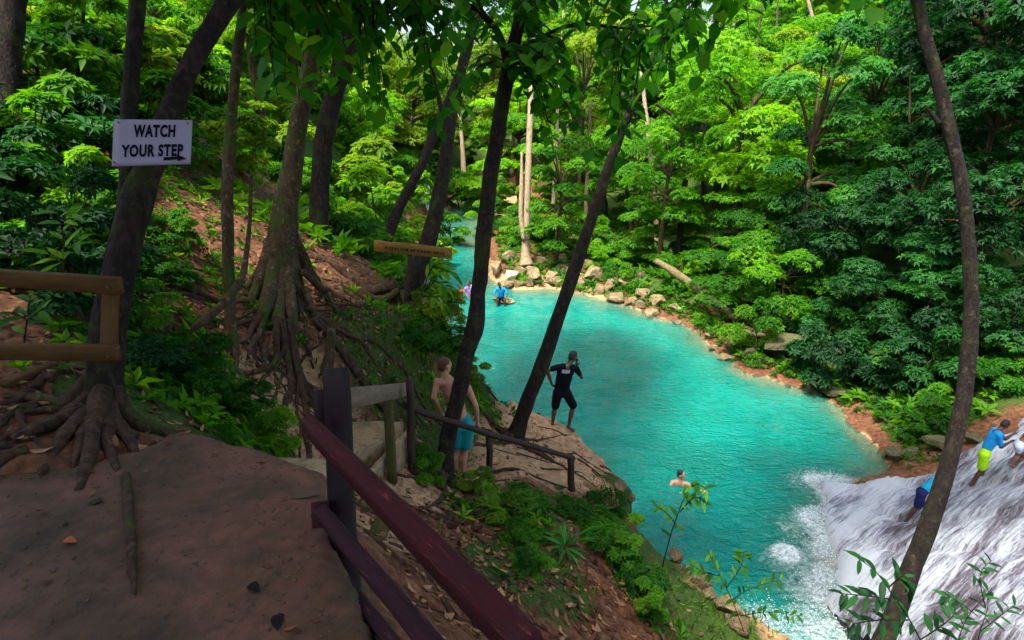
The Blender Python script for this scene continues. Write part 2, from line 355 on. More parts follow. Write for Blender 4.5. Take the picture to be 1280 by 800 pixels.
_W = _rbf()
def h_base(x, y):
    x = np.asarray(x, float); y = np.asarray(y, float); n = len(ctl); o = _W[n] + _W[n + 1] * x + _W[n + 2] * y
    for i in range(n): o = o + _W[i] * np.sqrt((x - ctl[i, 0]) ** 2 + (y - ctl[i, 1]) ** 2 + .01)
    return o
path_px = [(440, 800), (432, 752), (402, 612), (330, 585), (228, 560), (176, 590), (120, 612), (60, 626), (-60, 640), (-260, 640)]
pp = [Z(a, b_, 7.15) for a, b_ in path_px]; poly = [(p.x, p.y) for p in pp] + [(-5.6, 0), (-5, -5), (1.0, -5), (.35, .5)]
poly = np.array(poly)
def ptop(x, y): return 7.42 - .055 * (x + 1.5) - .085 * (y - 1.0) + .022 * fbm(x * 1.3, y * 1.3, 3) + .006 * fbm(x * 9, y * 9, 3)
fall = np.array([(p.x, p.y) for p in (Z(1022, 604, 0), Z(1100, 598, .15), P(1170, 584, 14.7), P(1230, 556, 14.9), P(1285, 534, 15.2), P(1440, 500, 15))] + [(20, 12), (20, 3), (8, 3.0)] + [(p.x, p.y) for p in (Z(1060, 800, 0), Z(1045, 740, 0), Z(1034, 690, 0), Z(1040, 645, 0))])
def terrain(x, y, detail=True):
    x = np.asarray(x, float); y = np.asarray(y, float); h = h_base(x, y); dist = np.hypot(x, y)
    wx = x + .55 * fbm(x * 1.1, y * 1.1, 4); wy = y + .55 * fbm(x * 1.1 + 40, y * 1.1 - 13, 4)
    s = sdist(wx, wy, pool)
    if detail:
        amp = .10 + .35 * smooth01((dist - 15) / 25)
        h = h + amp * fbm(x * .9, y * .9, 5) + .05 * fbm(x * 5, y * 5, 4)
        h = h + .12 * (smooth01(h - 3) + .3) * np.abs(fbm(x * 2.2 + 7, y * 2.2, 4)) * smooth01((dist - 4.5) / 3)
    bed = -.10 - np.clip(-s, 0, 6) * (.5 - .38 * smooth01((y - 34) / 8)) + .12 * fbm(x, y, 3)
    wgt = smooth01((s + .12) / .34)
    h = h - .22 * smooth01(-sdist(x, y, poly) / .14)
    if detail == True: h = h - .45 * smooth01(-sdist(x, y, fall) / .6)
    shore = np.maximum(h, .03 + np.minimum(s, 1.5) * .1)
    return bed * (1 - wgt) + shore * wgt
def hz(x, y): return float(terrain(np.array([x]), np.array([y]))[0])

def axis(lo, a, b, hi, step, g):
    mid = list(np.arange(a, b, step)); r = []; s_ = step; x = b
    while x < hi: r.append(x); s_ = min(s_ * g, 2.2); x += s_
    l = []; s_ = step; x = a - step
    while x > lo: l.append(x); s_ = min(s_ * g, 2.2); x -= s_
    return np.array(l[::-1] + mid + r)
gx = axis(-70, -5.2, 6.5, 75, .075, 1.035); gy = axis(-12, 1.2, 14, 130, .075, 1.03)
GX, GY = np.meshgrid(gx, gy); nx, ny = len(gx), len(gy)
GZ = terrain(GX, GY)
ii = (np.arange(ny - 1)[:, None] * nx + np.arange(nx - 1)[None]).ravel()
quads = np.stack([ii, ii + 1, ii + nx + 1, ii + nx], 1)
me = mesh_np('ground', np.stack([GX.ravel(), GY.ravel(), GZ.ravel()], 1), quads, smooth=True)
# where what grows: moss, leaf litter, bare ochre rock
def gauss(x, y, c, r): return np.exp(-((x - c[0]) ** 2 + (y - c[1]) ** 2) / (r * r))
mossp = [(P(230, 500, 4.3), .8), (P(320, 520, 5.6), .5), (P(660, 720, 5.5), .7), (P(640, 640, 7), .8), (P(500, 470, 9.2), 1.2), (P(560, 420, 11.2), 1.0), (P(200, 430, 5), .8), (P(760, 670, 8), 1.2), (P(880, 780, 6.9), .8), (P(790, 600, 10.6), .6)]
ms = np.zeros(GX.shape)
for p, r in mossp: ms = np.maximum(ms, gauss(GX, GY, p, r))
far = smooth01((np.hypot(GX, GY) - 17) / 6) * smooth01((GZ - 1.0) / 1.0)
ms = np.maximum(ms, far); ms = np.maximum(ms, .75 * smooth01((GX - 3) / 3) * smooth01((GY - 13) / 2) * smooth01((GZ - .12) / .2))
rk = np.zeros(GX.shape)
for p, r in [(P(650, 570, 10.6), 1.6), (P(740, 570, 11.2), 1.4), (P(440, 565, 7), 1.3), (P(590, 570, 9.6), 1.2), (P(700, 540, 12), 1.2), (P(600, 490, 12), .9), (P(860, 720, 8.2), .9), (P(930, 790, 7.5), .9), (P(450, 655, 4.5), .5)]: rk = np.maximum(rk, gauss(GX, GY, p, r))
rk = np.maximum(rk, smooth01((.42 - GZ) / .35) * smooth01((GY - 14) / 3) * (1 - .85 * smooth01((GX - 2.5) / 4)))
rk = np.maximum(rk, smooth01((2.2 - GZ)) * (GY < 12))
rk = np.maximum(rk, smooth01((.02 - GZ) / .1))
for nm, a in (('moss', ms), ('bare', rk)):
    at = me.attributes.new(nm, 'FLOAT', 'POINT'); at.data.foreach_set('value', a.ravel().astype(np.float32))
m, nt, b, L = newmat('ground_soil'); v = coords(nt)
n1 = noise(nt, v, 1.3, 8, .6); n2 = noise(nt, v, 9, 8, .65); n3 = noise(nt, v, 30, 6, .7)
soil = ramp(nt, n2, [(.3, (.045, .016, .007)), (.5, (.15, .060, .026)), (.72, (.29, .14, .07))])
rock = ramp(nt, n2, [(.28, (.13, .062, .028)), (.42, (.35, .195, .095)), (.56, (.52, .32, .165)), (.72, (.62, .42, .24))])
mossc = ramp(nt, n3, [(.3, (.012, .03, .003)), (.5, (.035, .075, .006)), (.7, (.09, .14, .012))])
am = N(nt, 'ShaderNodeAttribute', attribute_name='moss'); ab = N(nt, 'ShaderNodeAttribute', attribute_name='bare')
def thr(att, nz, k):
    a = N(nt, 'ShaderNodeMath', operation='MULTIPLY_ADD', i_1=k, i_2=0); L(nz, a.inputs[0]); L(att, a.inputs[2])
    return ramp(nt, a.outputs[0], [(.75, 0.0), (.9, 1.0)])
c = mixc(nt, thr(ab.outputs['Fac'], n1, .8), soil, rock); c = mixc(nt, thr(am.outputs['Fac'], n2, .75), c, mossc)
L(c, b.inputs['Base Color']); b.inputs['Roughness'].default_value = .85; b.inputs['Specular IOR Level'].default_value = .3
L(bump(nt, n2, .9, .06, bump(nt, n3, .6, .02)), b.inputs['Normal'])
ground = link('ground', me, m); tag(ground, kind='structure')

# ------------------------------------------------------------------ path platform (worn concrete) and puddle
px_ = np.arange(-6.4, 1.2, .045); py_ = np.concatenate([np.arange(-5, .8, .2), np.arange(.8, 4.2, .035)])
PX, PY = np.meshgrid(px_, py_); s_ = sdist(PX + .05 * fbm(PX * 5, PY * 5, 3), PY + .05 * fbm(PX * 5 + 9, PY * 5, 3), poly)
PZ = ptop(PX, PY) - .45 * np.clip((s_ + .02) / .14, 0, 1) ** 2
nx2 = len(px_); keep = (s_ < .16)
ii = (np.arange(len(py_) - 1)[:, None] * nx2 + np.arange(nx2 - 1)[None]).ravel(); q = np.stack([ii, ii + 1, ii + nx2 + 1, ii + nx2], 1)
q = q[keep.ravel()[q].all(1)]
me = mesh_np('path', np.stack([PX.ravel(), PY.ravel(), PZ.ravel()], 1), q, smooth=True)
m, nt, b, L = newmat('worn_concrete'); v = coords(nt); n1 = noise(nt, v, 1.8, 6, .6, .5); n2 = noise(nt, v, 14, 8, .7); n3 = noise(nt, v, 90, 4, .7)
c = ramp(nt, n1, [(.30, (.034, .021, .004)), (.44, (.085, .040, .012)), (.56, (.17, .066, .034)), (.72, (.20, .076, .058))])
c = mixc(nt, .85, c, ramp(nt, n2, [(.3, .30), (.6, .8), (.8, 1.2)]), 'MULTIPLY'); c = mixc(nt, .6, c, ramp(nt, n3, [(.28, .3), (.42, 1.0)]), 'MULTIPLY')
sp_ = ramp(nt, noise(nt, v, 26, 2, .4), [(.28, .25), (.33, 1.0)]); c = mixc(nt, .8, c, sp_, 'MULTIPLY')
vo = N(nt, 'ShaderNodeTexVoronoi', feature='DISTANCE_TO_EDGE'); vo.inputs['Scale'].default_value = 1.6; L(mixc(nt, .12, v, N(nt, 'ShaderNodeTexNoise', i_Scale=4.0).outputs[1]), vo.inputs['Vector'])
crk = ramp(nt, vo.outputs[0], [(0, .5), (.012, 1.0)]); c = mixc(nt, .5, c, crk, 'MULTIPLY')
L(c, b.inputs['Base Color']); L(ramp(nt, n1, [(.3, .85), (.7, .5)]), b.inputs['Roughness']); L(bump(nt, n2, .5, .012, bump(nt, n3, .35, .004)), b.inputs['Normal'])
M['concrete'] = m; tag(link('path', me, m), kind='structure')

def on_path(px, py, z0=7.2):
    p = Z(px, py, z0)
    for _ in range(4): p = Z(px, py, float(ptop(np.array(p.x), np.array(p.y))))
    return p
# stairs between platform and landing: three concrete steps, then the landing slab with its edge board
M['step_con'] = rock_mat('step_con', (.17, .12, .06), (.32, .23, .12), (.42, .31, .18), .1)
st = empty('stairs', Z(420, 580, 5.6), 'worn concrete steps dropping from the path edge to the lower landing', 'stairs')
def slab(name, pts, z0, th, mat, parent):
    """irregular slab with a chipped rim from a world xy polygon"""
    P0 = [Vector((a, b_, 0)) for a, b_ in pts]; rim = []; n = len(P0)
    for i in range(n):
        A, B = P0[i], P0[(i + 1) % n]; m_ = max(3, int((B - A).length / .08))
        for k in range(m_): rim.append(A.lerp(B, k / m_))
    c = sum(rim, Vector()) / len(rim); nr = len(rim); V = []; 
    for (sc, dz) in ((0, 0), (.35, 0), (.7, 0), (.94, 0), (1.0, -.025), (1.02, -.08), (1.0, -th * .5), (1.03, -th)):
        for i, p in enumerate(rim):
            q = c + (p - c) * (sc + (.02 * float(vnoise(np.array(i * .35), np.array(sc * 3))) if sc > .5 else 0)); V.append((q.x, q.y, z0 + dz + .03 * float(fbm(np.array(q.x * 3), np.array(q.y * 3), 3))))
    Q = np.array([(k * nr + i, k * nr + (i + 1) % nr, (k + 1) * nr + (i + 1) % nr, (k + 1) * nr + i) for k in range(7) for i in range(nr)])[:, ::-1]
    o = link(name, mesh_np(name, V, Q, smooth=True), mat, parent)
    if parent is not None: o.matrix_parent_inverse = Matrix.Translation(-parent.location)
    return o
a0, a1 = Z(236, 562, 7.1), Z(404, 606, 6.95); dr = Vector((-.14, 1, 0)).normalized()
for k in range(3):
    o0 = a0 + dr * (.02 + .42 * k) + Vector((.12 * k, 0, 0)); o1 = a1 + dr * (.02 + .42 * k) - Vector((.10 * k + .05, 0, 0)); e = dr * .5
    slab('step', [(o0.x, o0.y), (o1.x, o1.y), (o1.x + e.x, o1.y + e.y), (o0.x + e.x, o0.y + e.y)], 6.78 - .38 * k, .4, M['step_con'], st)
lp = [Z(352, 545, 5.5), Z(405, 532, 5.3), Z(445, 532, 5.2), Z(503, 537, 5.15), Z(450, 598, 5.15), Z(420, 640, 5.3), Z(350, 600, 5.6)]
slab('landing', [(p.x, p.y) for p in lp], 5.28, .5, M['step_con'], st)
mb = MB(); mb.beam(Z(506, 541, 5.30) + Vector((.05, 0, -.14)), Z(449, 602, 5.30) + Vector((.05, 0, -.14)), .07, .36); o = mb.build('edge_board', M['step_con'], st); o.matrix_parent_inverse = Matrix.Translation(-st.location)
# puddle at the platform corner
p = on_path(398, 612); X = []
for k in range(24):
    a = 2 * math.pi * k / 24; r = 1 + .25 * math.sin(3 * a + 1) + .12 * math.sin(5 * a); X.append((p.x - .05 + .07 * r * math.cos(a), p.y - .06 + .03 * r * math.sin(a)))
zp = max(float(ptop(np.array(a), np.array(b_))) for a, b_ in X) + .004
me = mesh_np('puddle', [(a, b_, zp) for a, b_ in X], [np.array([list(range(24))])])
m, nt, b, L = newmat('puddle_water'); b.inputs['Base Color'].default_value = (.10, .07, .05, 1); b.inputs['Roughness'].default_value = .04; b.inputs['Specular IOR Level'].default_value = .8
L(bump(nt, noise(nt, coords(nt), 30, 2), .15, .01), b.inputs['Normal'])
tag(link('puddle', me, m), 'small shiny puddle at the outer corner of the path beside the dark red post', 'puddle')

# ------------------------------------------------------------------ water
wx = axis(-9, -4.5, 13, 16, .16, 1.05); wy = axis(1, 3, 36, 70, .16, 1.04); WX, WY = np.meshgrid(wx, wy)
dep = -terrain(WX, WY, True); _c = Z(982, 696, 0); WZ = .018 * fbm(WX * 1.3, WY * 1.7, 3) + .012 * fbm(WX * 3.1 + 5, WY * 4.2, 2) + np.exp(-((WX - _c.x) ** 2 + (WY - _c.y) ** 2) / .07) * (.22 + .35 * fbm(WX * 7, WY * 7, 3))
n = len(wx); ii = (np.arange(len(wy) - 1)[:, None] * n + np.arange(n - 1)[None]).ravel(); q = np.stack([ii, ii + 1, ii + n + 1, ii + n], 1); q = q[(dep > -.25).ravel()[q].any(1)]
me = mesh_np('water', np.stack([WX.ravel(), WY.ravel(), WZ.ravel()], 1), q, smooth=True)
at = me.attributes.new('depth', 'FLOAT', 'POINT'); at.data.foreach_set('value', dep.ravel().astype(np.float32))
foam = np.zeros(WX.shape)
for (a, b_, r, k) in [(1040, 606, .55, .85), (1024, 650, .6, .8), (1040, 690, .6, .8), (1040, 740, .8, .7), (982, 694, .34, 1.0), (950, 785, .8, .5), (1030, 790, 1.0, .5), (1010, 740, .7, .45), (1000, 600, .7, .35), (1000, 660, .9, .35), (990, 700, .9, .4)]:
    c_ = Z(a, b_, 0); foam = np.maximum(foam, k * gauss(WX, WY, c_, r))
_sf = sdist(WX + .5 * fbm(WX * 1.3, WY * 1.3, 3), WY + .5 * fbm(WX * 1.3 + 8, WY * 1.3, 3), fall); foam = np.maximum(foam, .72 * np.exp(-np.clip(_sf, 0, 9) ** 2 / .12)); foam = np.maximum(foam, .30 * np.exp(-np.clip(_sf, 0, 9) ** 2 / 1.2))
foam = np.maximum(foam, .9 * smooth01((WX - 7.2) / 1.0) * (WY < 9))
at = me.attributes.new('foam', 'FLOAT', 'POINT'); at.data.foreach_set('value', foam.ravel().astype(np.float32))
m, nt, b, L = newmat('pool_water'); v = coords(nt)
ad = N(nt, 'ShaderNodeAttribute', attribute_name='depth'); af = N(nt, 'ShaderNodeAttribute', attribute_name='foam')
n1 = noise(nt, v, .35, 3, .5); n2 = noise(nt, coords(nt, (.8, 1.7, 1)), 2.6, 3, .6, .9); n3 = noise(nt, v, 9, 3, .6)
c = ramp(nt, n1, [(.36, (.000, .115, .084)), (.62, (.000, .265, .20))])
cd_ = ramp(nt, ad.outputs['Fac'], [(0, (.12, .25, .16)), (.35, (.03, .17, .11)), (1, (.0, .22, .180))]); c = mixc(nt, .5, c, cd_)
fr = N(nt, 'ShaderNodeMath', operation='MULTIPLY_ADD', i_1=.9, i_2=0); L(noise(nt, v, 6, 7, .75, 1.2), fr.inputs[0]); L(af.outputs['Fac'], fr.inputs[2])
ff = ramp(nt, fr.outputs[0], [(.70, 0.0), (.95, .6), (1.25, 1.0)]); fo_ = ramp(nt, noise(nt, v, 14, 7, .8, .8), [(.36, (.12, .30, .28)), (.47, (.45, .58, .58)), (.58, (.82, .87, .88))]); c = mixc(nt, ff, c, fo_)
L(c, b.inputs['Base Color']); L(mixc(nt, ff, (.06,) * 3, (.8,) * 3), b.inputs['Roughness']); b.inputs['IOR'].default_value = 1.33; b.inputs['Specular IOR Level'].default_value = .6
L(bump(nt, n2, 1.0, .19, bump(nt, n3, 1.0, .055)), b.inputs['Normal'])
tr = N(nt, 'ShaderNodeBsdfTransparent'); tr.inputs[0].default_value = (.75, .9, .85, 1); mx = N(nt, 'ShaderNodeMixShader')
op = ramp(nt, ad.outputs['Fac'], [(0, .25), (.45, .93), (.9, 1.0)]); L(op, mx.inputs[0]); L(tr.outputs[0], mx.inputs[1]); L(b.outputs[0], mx.inputs[2]); L(mx.outputs[0], nt.nodes['Material Output'].inputs[0])
tag(link('water', me, m), kind='structure')

# ------------------------------------------------------------------ waterfall sheet over the ramp
fx = np.arange(4.5, 20, .07); fy = np.arange(2.8, 16.5, .07); FX, FY = np.meshgrid(fx, fy)
s_ = sdist(FX + .5 * fbm(FX * 1.5, FY * 1.5, 3), FY + .5 * fbm(FX * 1.5 + 5, FY * 1.5, 3), fall)
fd = np.array([-.86, -.51]); fa = FX * fd[0] + FY * fd[1]; ft = -FX * fd[1] + FY * fd[0]
base = np.maximum(h_base(FX, FY), -.05); foot = smooth01((.55 + .3 * fbm(FX * 2, FY * 2, 3) - base) / .6)
lum = .20 * fbm(fa * .5 + 30, ft * .8, 3) + .05 * fbm(fa * 1.5, ft * 5, 3) + .035 * fbm(fa * 4, ft * 13, 3)
stp = .11 * smooth01(((fa * .75 + .5 * fbm(ft * .6, fa * .3, 2)) % 1.0) / .35)
FZ = base + .03 + .07 * smooth01(base / .4) + (lum + stp - .08) * smooth01((base - .0) / .5) - .5 * smooth01((s_ + .25) / .4)
n = len(fx); ii = (np.arange(len(fy) - 1)[:, None] * n + np.arange(n - 1)[None]).ravel(); q = np.stack([ii, ii + 1, ii + n + 1, ii + n], 1); q = q[(s_ < .15).ravel()[q].all(1)]
me = mesh_np('waterfall', np.stack([FX.ravel(), FY.ravel(), FZ.ravel()], 1), q, smooth=True)
at = me.attributes.new('foot', 'FLOAT', 'POINT'); at.data.foreach_set('value', foot.ravel().astype(np.float32))
at = me.attributes.new('flow', 'FLOAT_VECTOR', 'POINT'); at.data.foreach_set('vector', np.stack([fa.ravel(), ft.ravel(), FZ.ravel()], 1).astype(np.float32).ravel())
m, nt, b, L = newmat('falling_water'); av = N(nt, 'ShaderNodeAttribute', attribute_name='flow')
def fl(sc):
    mp = N(nt, 'ShaderNodeMapping'); mp.inputs[3].default_value = sc; L(av.outputs['Vector'], mp.inputs[0]); return mp.outputs[0]
n1 = noise(nt, fl((.8, 8, 1)), 1.5, 9, .8, .6); n2 = noise(nt, fl((.3, 1.0, .4)), 1.1, 4, .6, .4); n3 = noise(nt, fl((4, 26, 4)), 2, 6, .85, .5)
s1 = N(nt, 'ShaderNodeMath', operation='MULTIPLY_ADD', i_1=.9); L(n2, s1.inputs[0]); L(n1, s1.inputs[2])
s2 = N(nt, 'ShaderNodeMath', operation='MULTIPLY_ADD', i_1=.5); L(n3, s2.inputs[0]); L(s1.outputs[0], s2.inputs[2])
c = ramp(nt, s2.outputs[0], [(.4, (.035, .024, .026)), (.5, (.10, .07, .09)), (.6, (.36, .38, .47)), (.7, (.78, .84, .90))])
for e_, q_ in zip(c.node.color_ramp.elements, (.478, .548, .592, .655)): e_.position = q_

dv = N(nt, 'ShaderNodeMath', operation='MULTIPLY', i_1=.5); L(s2.outputs[0], dv.inputs[0]); aft = N(nt, 'ShaderNodeAttribute', attribute_name='foot'); dv2 = N(nt, 'ShaderNodeMath', operation='MULTIPLY_ADD', i_1=.075); L(aft.outputs['Fac'], dv2.inputs[0]); L(dv.outputs[0], dv2.inputs[2]); L(dv2.outputs[0], c.node.inputs[0])
L(c, b.inputs['Base Color']); b.inputs['Roughness'].default_value = .35; L(bump(nt, s2.outputs[0], 1.0, .10), b.inputs['Normal'])
M['fall'] = m; tag(link('waterfall', me, m), kind='structure')
def falls_z(x, y):
    i = int((x - fx[0]) / .07); j = int((y - fy[0]) / .07); return float(FZ[min(max(j, 0), FZ.shape[0] - 1), min(max(i, 0), FZ.shape[1] - 1)])
# far small cascade
mb = MB(); X = []; nq = 14
for i in range(18):
    t = i / 17
    for k in range(nq):
        s2_ = k / (nq - 1) - .5; p0 = P(528, 268, 50); X.append((p0.x + s2_ * (1.2 + 1.2 * t) + .1 * math.sin(k * 2 + i * .4) - .3 * t, p0.y - 1.6 * t + .15 * random.random(), 3.4 * (1 - t) ** 1.3 + .05 - .6 * abs(s2_) * (1 - t)))
q = np.array([(i * nq + k, i * nq + k + 1, (i + 1) * nq + k + 1, (i + 1) * nq + k) for i in range(17) for k in range(nq - 1)])
me = mesh_np('small_cascade', X, q, smooth=True)
m, nt, b, L = newmat('cascade_water'); n1 = noise(nt, coords(nt, (3, 3, .5)), 2, 6, .7); L(ramp(nt, n1, [(.35, (.35, .5, .6)), (.6, (.85, .9, .95))]), b.inputs['Base Color']); L(bump(nt, n1, .8, .1), b.inputs['Normal'])
tag(link('small_cascade', me, m), kind='structure')

# ------------------------------------------------------------------ leaves, crowns, shrubs
def nrm(a): return a / (np.linalg.norm(a, axis=-1, keepdims=True) + 1e-9)
def leaves(C, D, U, Ln, Wd, tint, fold=.25, droop=.15, fine=False):
    C = np.asarray(C, float); n = len(C); D = nrm(D); Sd = nrm(np.cross(D, U)); U = np.cross(Sd, D)
    Ln = np.broadcast_to(np.asarray(Ln, float), (n,))[:, None]; Wd = np.broadcast_to(np.asarray(Wd, float), (n,))[:, None]
    if not fine:
        V = np.stack([C, C + D * Ln * .45 + Sd * Wd * .5 + U * Wd * fold, C + D * Ln - U * droop * Ln, C + D * Ln * .45 - Sd * Wd * .5 + U * Wd * fold], 1)
        b = np.arange(n)[:, None] * 4; T = np.concatenate([b + [0, 1, 2], b + [0, 2, 3]])
        return V.reshape(-1, 3), [T], np.repeat(tint, 4)
    V = np.stack([C, C + D * Ln * .3 + Sd * Wd * .46 + U * Wd * fold, C + D * Ln * .66 + Sd * Wd * .40 + U * (Wd * fold - droop * .35 * Ln), C + D * Ln - U * droop * Ln,
                  C + D * Ln * .66 - Sd * Wd * .40 + U * (Wd * fold - droop * .35 * Ln), C + D * Ln * .3 - Sd * Wd * .46 + U * Wd * fold, C + D * Ln * .3, C + D * Ln * .66 - U * droop * .4 * Ln], 1)
    b = np.arange(n)[:, None] * 8
    T = np.concatenate([b + [0, 1, 6], b + [0, 6, 5], b + [7, 2, 3], b + [7, 3, 4]]); Q = np.concatenate([b + [6, 1, 2, 7], b + [5, 6, 7, 4]])
    return V.reshape(-1, 3), [Q, T], np.repeat(tint, 8)
def rosettes(Cn, nl, L0, wr, tilt=.25, updir=None, tint0=None, jit=.25, fine=False, fold=.2, droop=.25):
    """whorls of leaves round each centre"""
    n = len(Cn); a = rng.random((n, 1)) * 6.28 + np.arange(nl)[None] * 6.283 / nl + rng.normal(0, .25, (n, nl))
    up = np.tile(np.array([0, 0, 1.0]), (n, 1)) if updir is None else updir
    up = nrm(up + rng.normal(0, jit, (n, 3))); e1 = nrm(np.cross(up, rng.normal(0, 1, (n, 3)))); e2 = np.cross(up, e1)
    D = e1[:, None] * np.cos(a)[..., None] + e2[:, None] * np.sin(a)[..., None] + up[:, None] * (tilt + rng.normal(0, .22, (n, nl)))[..., None]
    U = np.repeat(up[:, None], nl, 1); L = L0 * rng.uniform(.75, 1.2, (n, nl)) * rng.uniform(.5, 1.5, (n, 1))
    C = np.repeat(Cn[:, None], nl, 1) + D * .08 * L0
    t = (rng.random(n) if tint0 is None else tint0)[:, None] * .75 + rng.random((n, nl)) * .3
    return leaves(C.reshape(-1, 3), D.reshape(-1, 3), U.reshape(-1, 3), L.ravel(), L.ravel() * wr, t.ravel(), fold, droop, fine)
def merge(parts):
    V = []; Fs = {}; T = []; n = 0
    for v, fs, t in parts:
        for f in fs: Fs.setdefault(f.shape[1], []).append(f + n)
        V.append(v); T.append(t); n += len(v)
    return np.concatenate(V), [np.concatenate(f) for f in Fs.values()], np.concatenate(T)
def make_crown(kind, seed, rx=2.6, rz=1.8, lobes=13, per=42, L0=.30, wr=.42, nl=7):
    """returns crown mesh, lobe centres; crown centre at the origin"""
    global rng
    rng = np.random.default_rng(seed)
    ctr = []; pts = []; tn = []; up = []
    for k in range(lobes):
        a = 2.4 * k + rng.normal(0, .4); u = (k + .5) / lobes
        if kind == 'tiered': z = -rz + 2 * rz * u + rng.normal(0, .1); rr = rx * (1.05 - .55 * u) * rng.uniform(.45, 1)
        elif kind == 'column': z = -rz + 2 * rz * u; rr = rx * rng.uniform(.3, .9)
        else: z = rz * (1 - 2 * u) * .8; rr = rx * math.sqrt(max(.05, 1 - (z / rz) ** 2)) * rng.uniform(.45, .85)
        c = np.array([rr * math.cos(a), rr * math.sin(a), z]); ctr.append(c)
        lr = rx * rng.uniform(.26, .46); fl = {'tiered': .28, 'round': .62, 'column': .7}[kind]
        d = nrm(rng.normal(0, 1, (per, 3))); d[:, 2] = np.abs(d[:, 2]) * 1.1 - .35
        r = rng.uniform(.55, 1.08, (per, 1)) ** .7
        pts.append(c + d * r * lr * np.array([1.15, 1.15, fl])); tn.append(np.clip(rng.normal(.5, .22) + rng.normal(0, .16, per), 0, 1)); up.append(nrm(d * .55 + np.array([0, 0, 1.0])))
    v, f, t = rosettes(np.concatenate(pts), nl, L0, wr, .05, np.concatenate(up), np.concatenate(tn))
    return mesh_np('crown_' + kind, v, f, t), ctr
def make_trunk(H, ctr, seed, r0=.16, lean=.4, low=.1):
    rg = random.Random(seed); mb = MB(); a = rg.random() * 6.28
    pts = [Vector((math.cos(a) * lean * (k / 6) ** 1.5 * H * .15 + rg.uniform(-.06, .06), math.sin(a) * lean * (k / 6) ** 1.5 * H * .15 + rg.uniform(-.06, .06), -.4 + (H + .4) * k / 6)) for k in range(7)]
    off = pts[-1].copy(); off.z = 0
    p, r = spline([(q, r0 * (1.25 if k == 0 else 1 - .1 * k)) for k, q in enumerate(pts)], 3); mb.tube(p, r, 9, rough=.12, seed=seed)
    for c in ctr:
        e = Vector(c) + Vector((0, 0, H)); t = rg.uniform(.55, .95); s0 = pts[5].lerp(pts[6], t) if e.z > H - .5 else pts[4].lerp(pts[5], t)
        m_ = s0.lerp(e, .5) + Vector((0, 0, .15 * (e - s0).length)); pp, rr = spline([(s0, r0 * .42), (m_, r0 * .25), (e, r0 * .08)], 4); mb.tube(pp, rr, 6, cap=False)
    return mb.mesh('trunk')
VAR = []
for i, (kind, rx, rz, lb, per, L0, H) in enumerate([('round', 2.3, 1.9, 15, 150, .135, 3.6), ('tiered', 2.6, 1.9, 16, 145, .15, 3.4), ('round', 1.9, 2.4, 15, 140, .12, 4.2), ('tiered', 2.2, 1.3, 13, 150, .15, 3.0),
                                                     ('column', 1.5, 3.0, 16, 130, .13, 4.4), ('round', 2.9, 1.6, 17, 150, .15, 3.2)]):
    cm, ctr = make_crown(kind, 100 + i, rx, rz, lb, per, L0); VAR.append((cm, make_trunk(H, ctr, i), H, rx, rz, kind))
SHR = []
for i, (kind, rx, rz, lb, per, L0, H) in enumerate([('round', 1.1, .65, 9, 80, .125, .55), ('tiered', 1.3, .6, 9, 75, .15, .6), ('round', .8, .8, 8, 75, .105, .7), ('column', .8, 1.1, 9, 75, .13, 1.0)]):
    cm, ctr = make_crown(kind, 200 + i, rx, rz, lb, per, L0); SHR.append((cm, make_trunk(H, ctr, 50 + i, .04), H, rx, rz, kind))
for v_ in VAR + SHR: v_[1].materials.append(M['bark_brown'])
def omat(o, mat):
    if len(o.data.materials) == 0: o.data.materials.append(mat)
    o.material_slots[0].link = 'OBJECT'; o.material_slots[0].material = mat
def plant(kind_name, var, loc, scale, mat, label, cat, group, rz=None, bark='bark_brown', sz=1.0, sink=0.0, parts=('trunk', 'crown')):
    cm, tm, H, rx, rz_, kd = var
    o = empty(kind_name, (loc[0], loc[1], loc[2] - sink), label, cat, group, random.uniform(0, 6.28) if rz is None else rz)
    o.scale = (scale, scale, scale * sz)
    t = link(parts[0], tm, None, o); omat(t, M[bark]); c = link(parts[1], cm, None, o); c.location = (0, 0, H); omat(c, M[mat])
    return o
def inframe(p, mrg=60):
    q = proj(p); return q is not None and -mrg < q[0] < 1280 + mrg and -mrg < q[1] < 800 + mrg
WORD = {'leaf_bright': 'bright green', 'leaf_mid': 'mid green', 'leaf_dark': 'dark green', 'leaf_blue': 'bluish green', 'leaf_yellow': 'yellow green'}
SHAPE = {'round': 'rounded', 'tiered': 'layered', 'column': 'narrow tall'}
def where(p):
    q = proj(p); x, d = q[0], q[2]
    for lim, a in ((250, 'behind the warning sign'), (420, 'beyond the buttressed tree'), (580, 'beyond the lettered board'), (720, 'by the upstream river'), (860, 'beyond the pale trunk'), (1010, 'above the fallen log'), (1160, 'above the dark hollow'), (9999, 'right above the cascade')):
        if x < lim: break
    return a, ('near' if d < 30 else 'farther back' if d < 45 else 'far back')
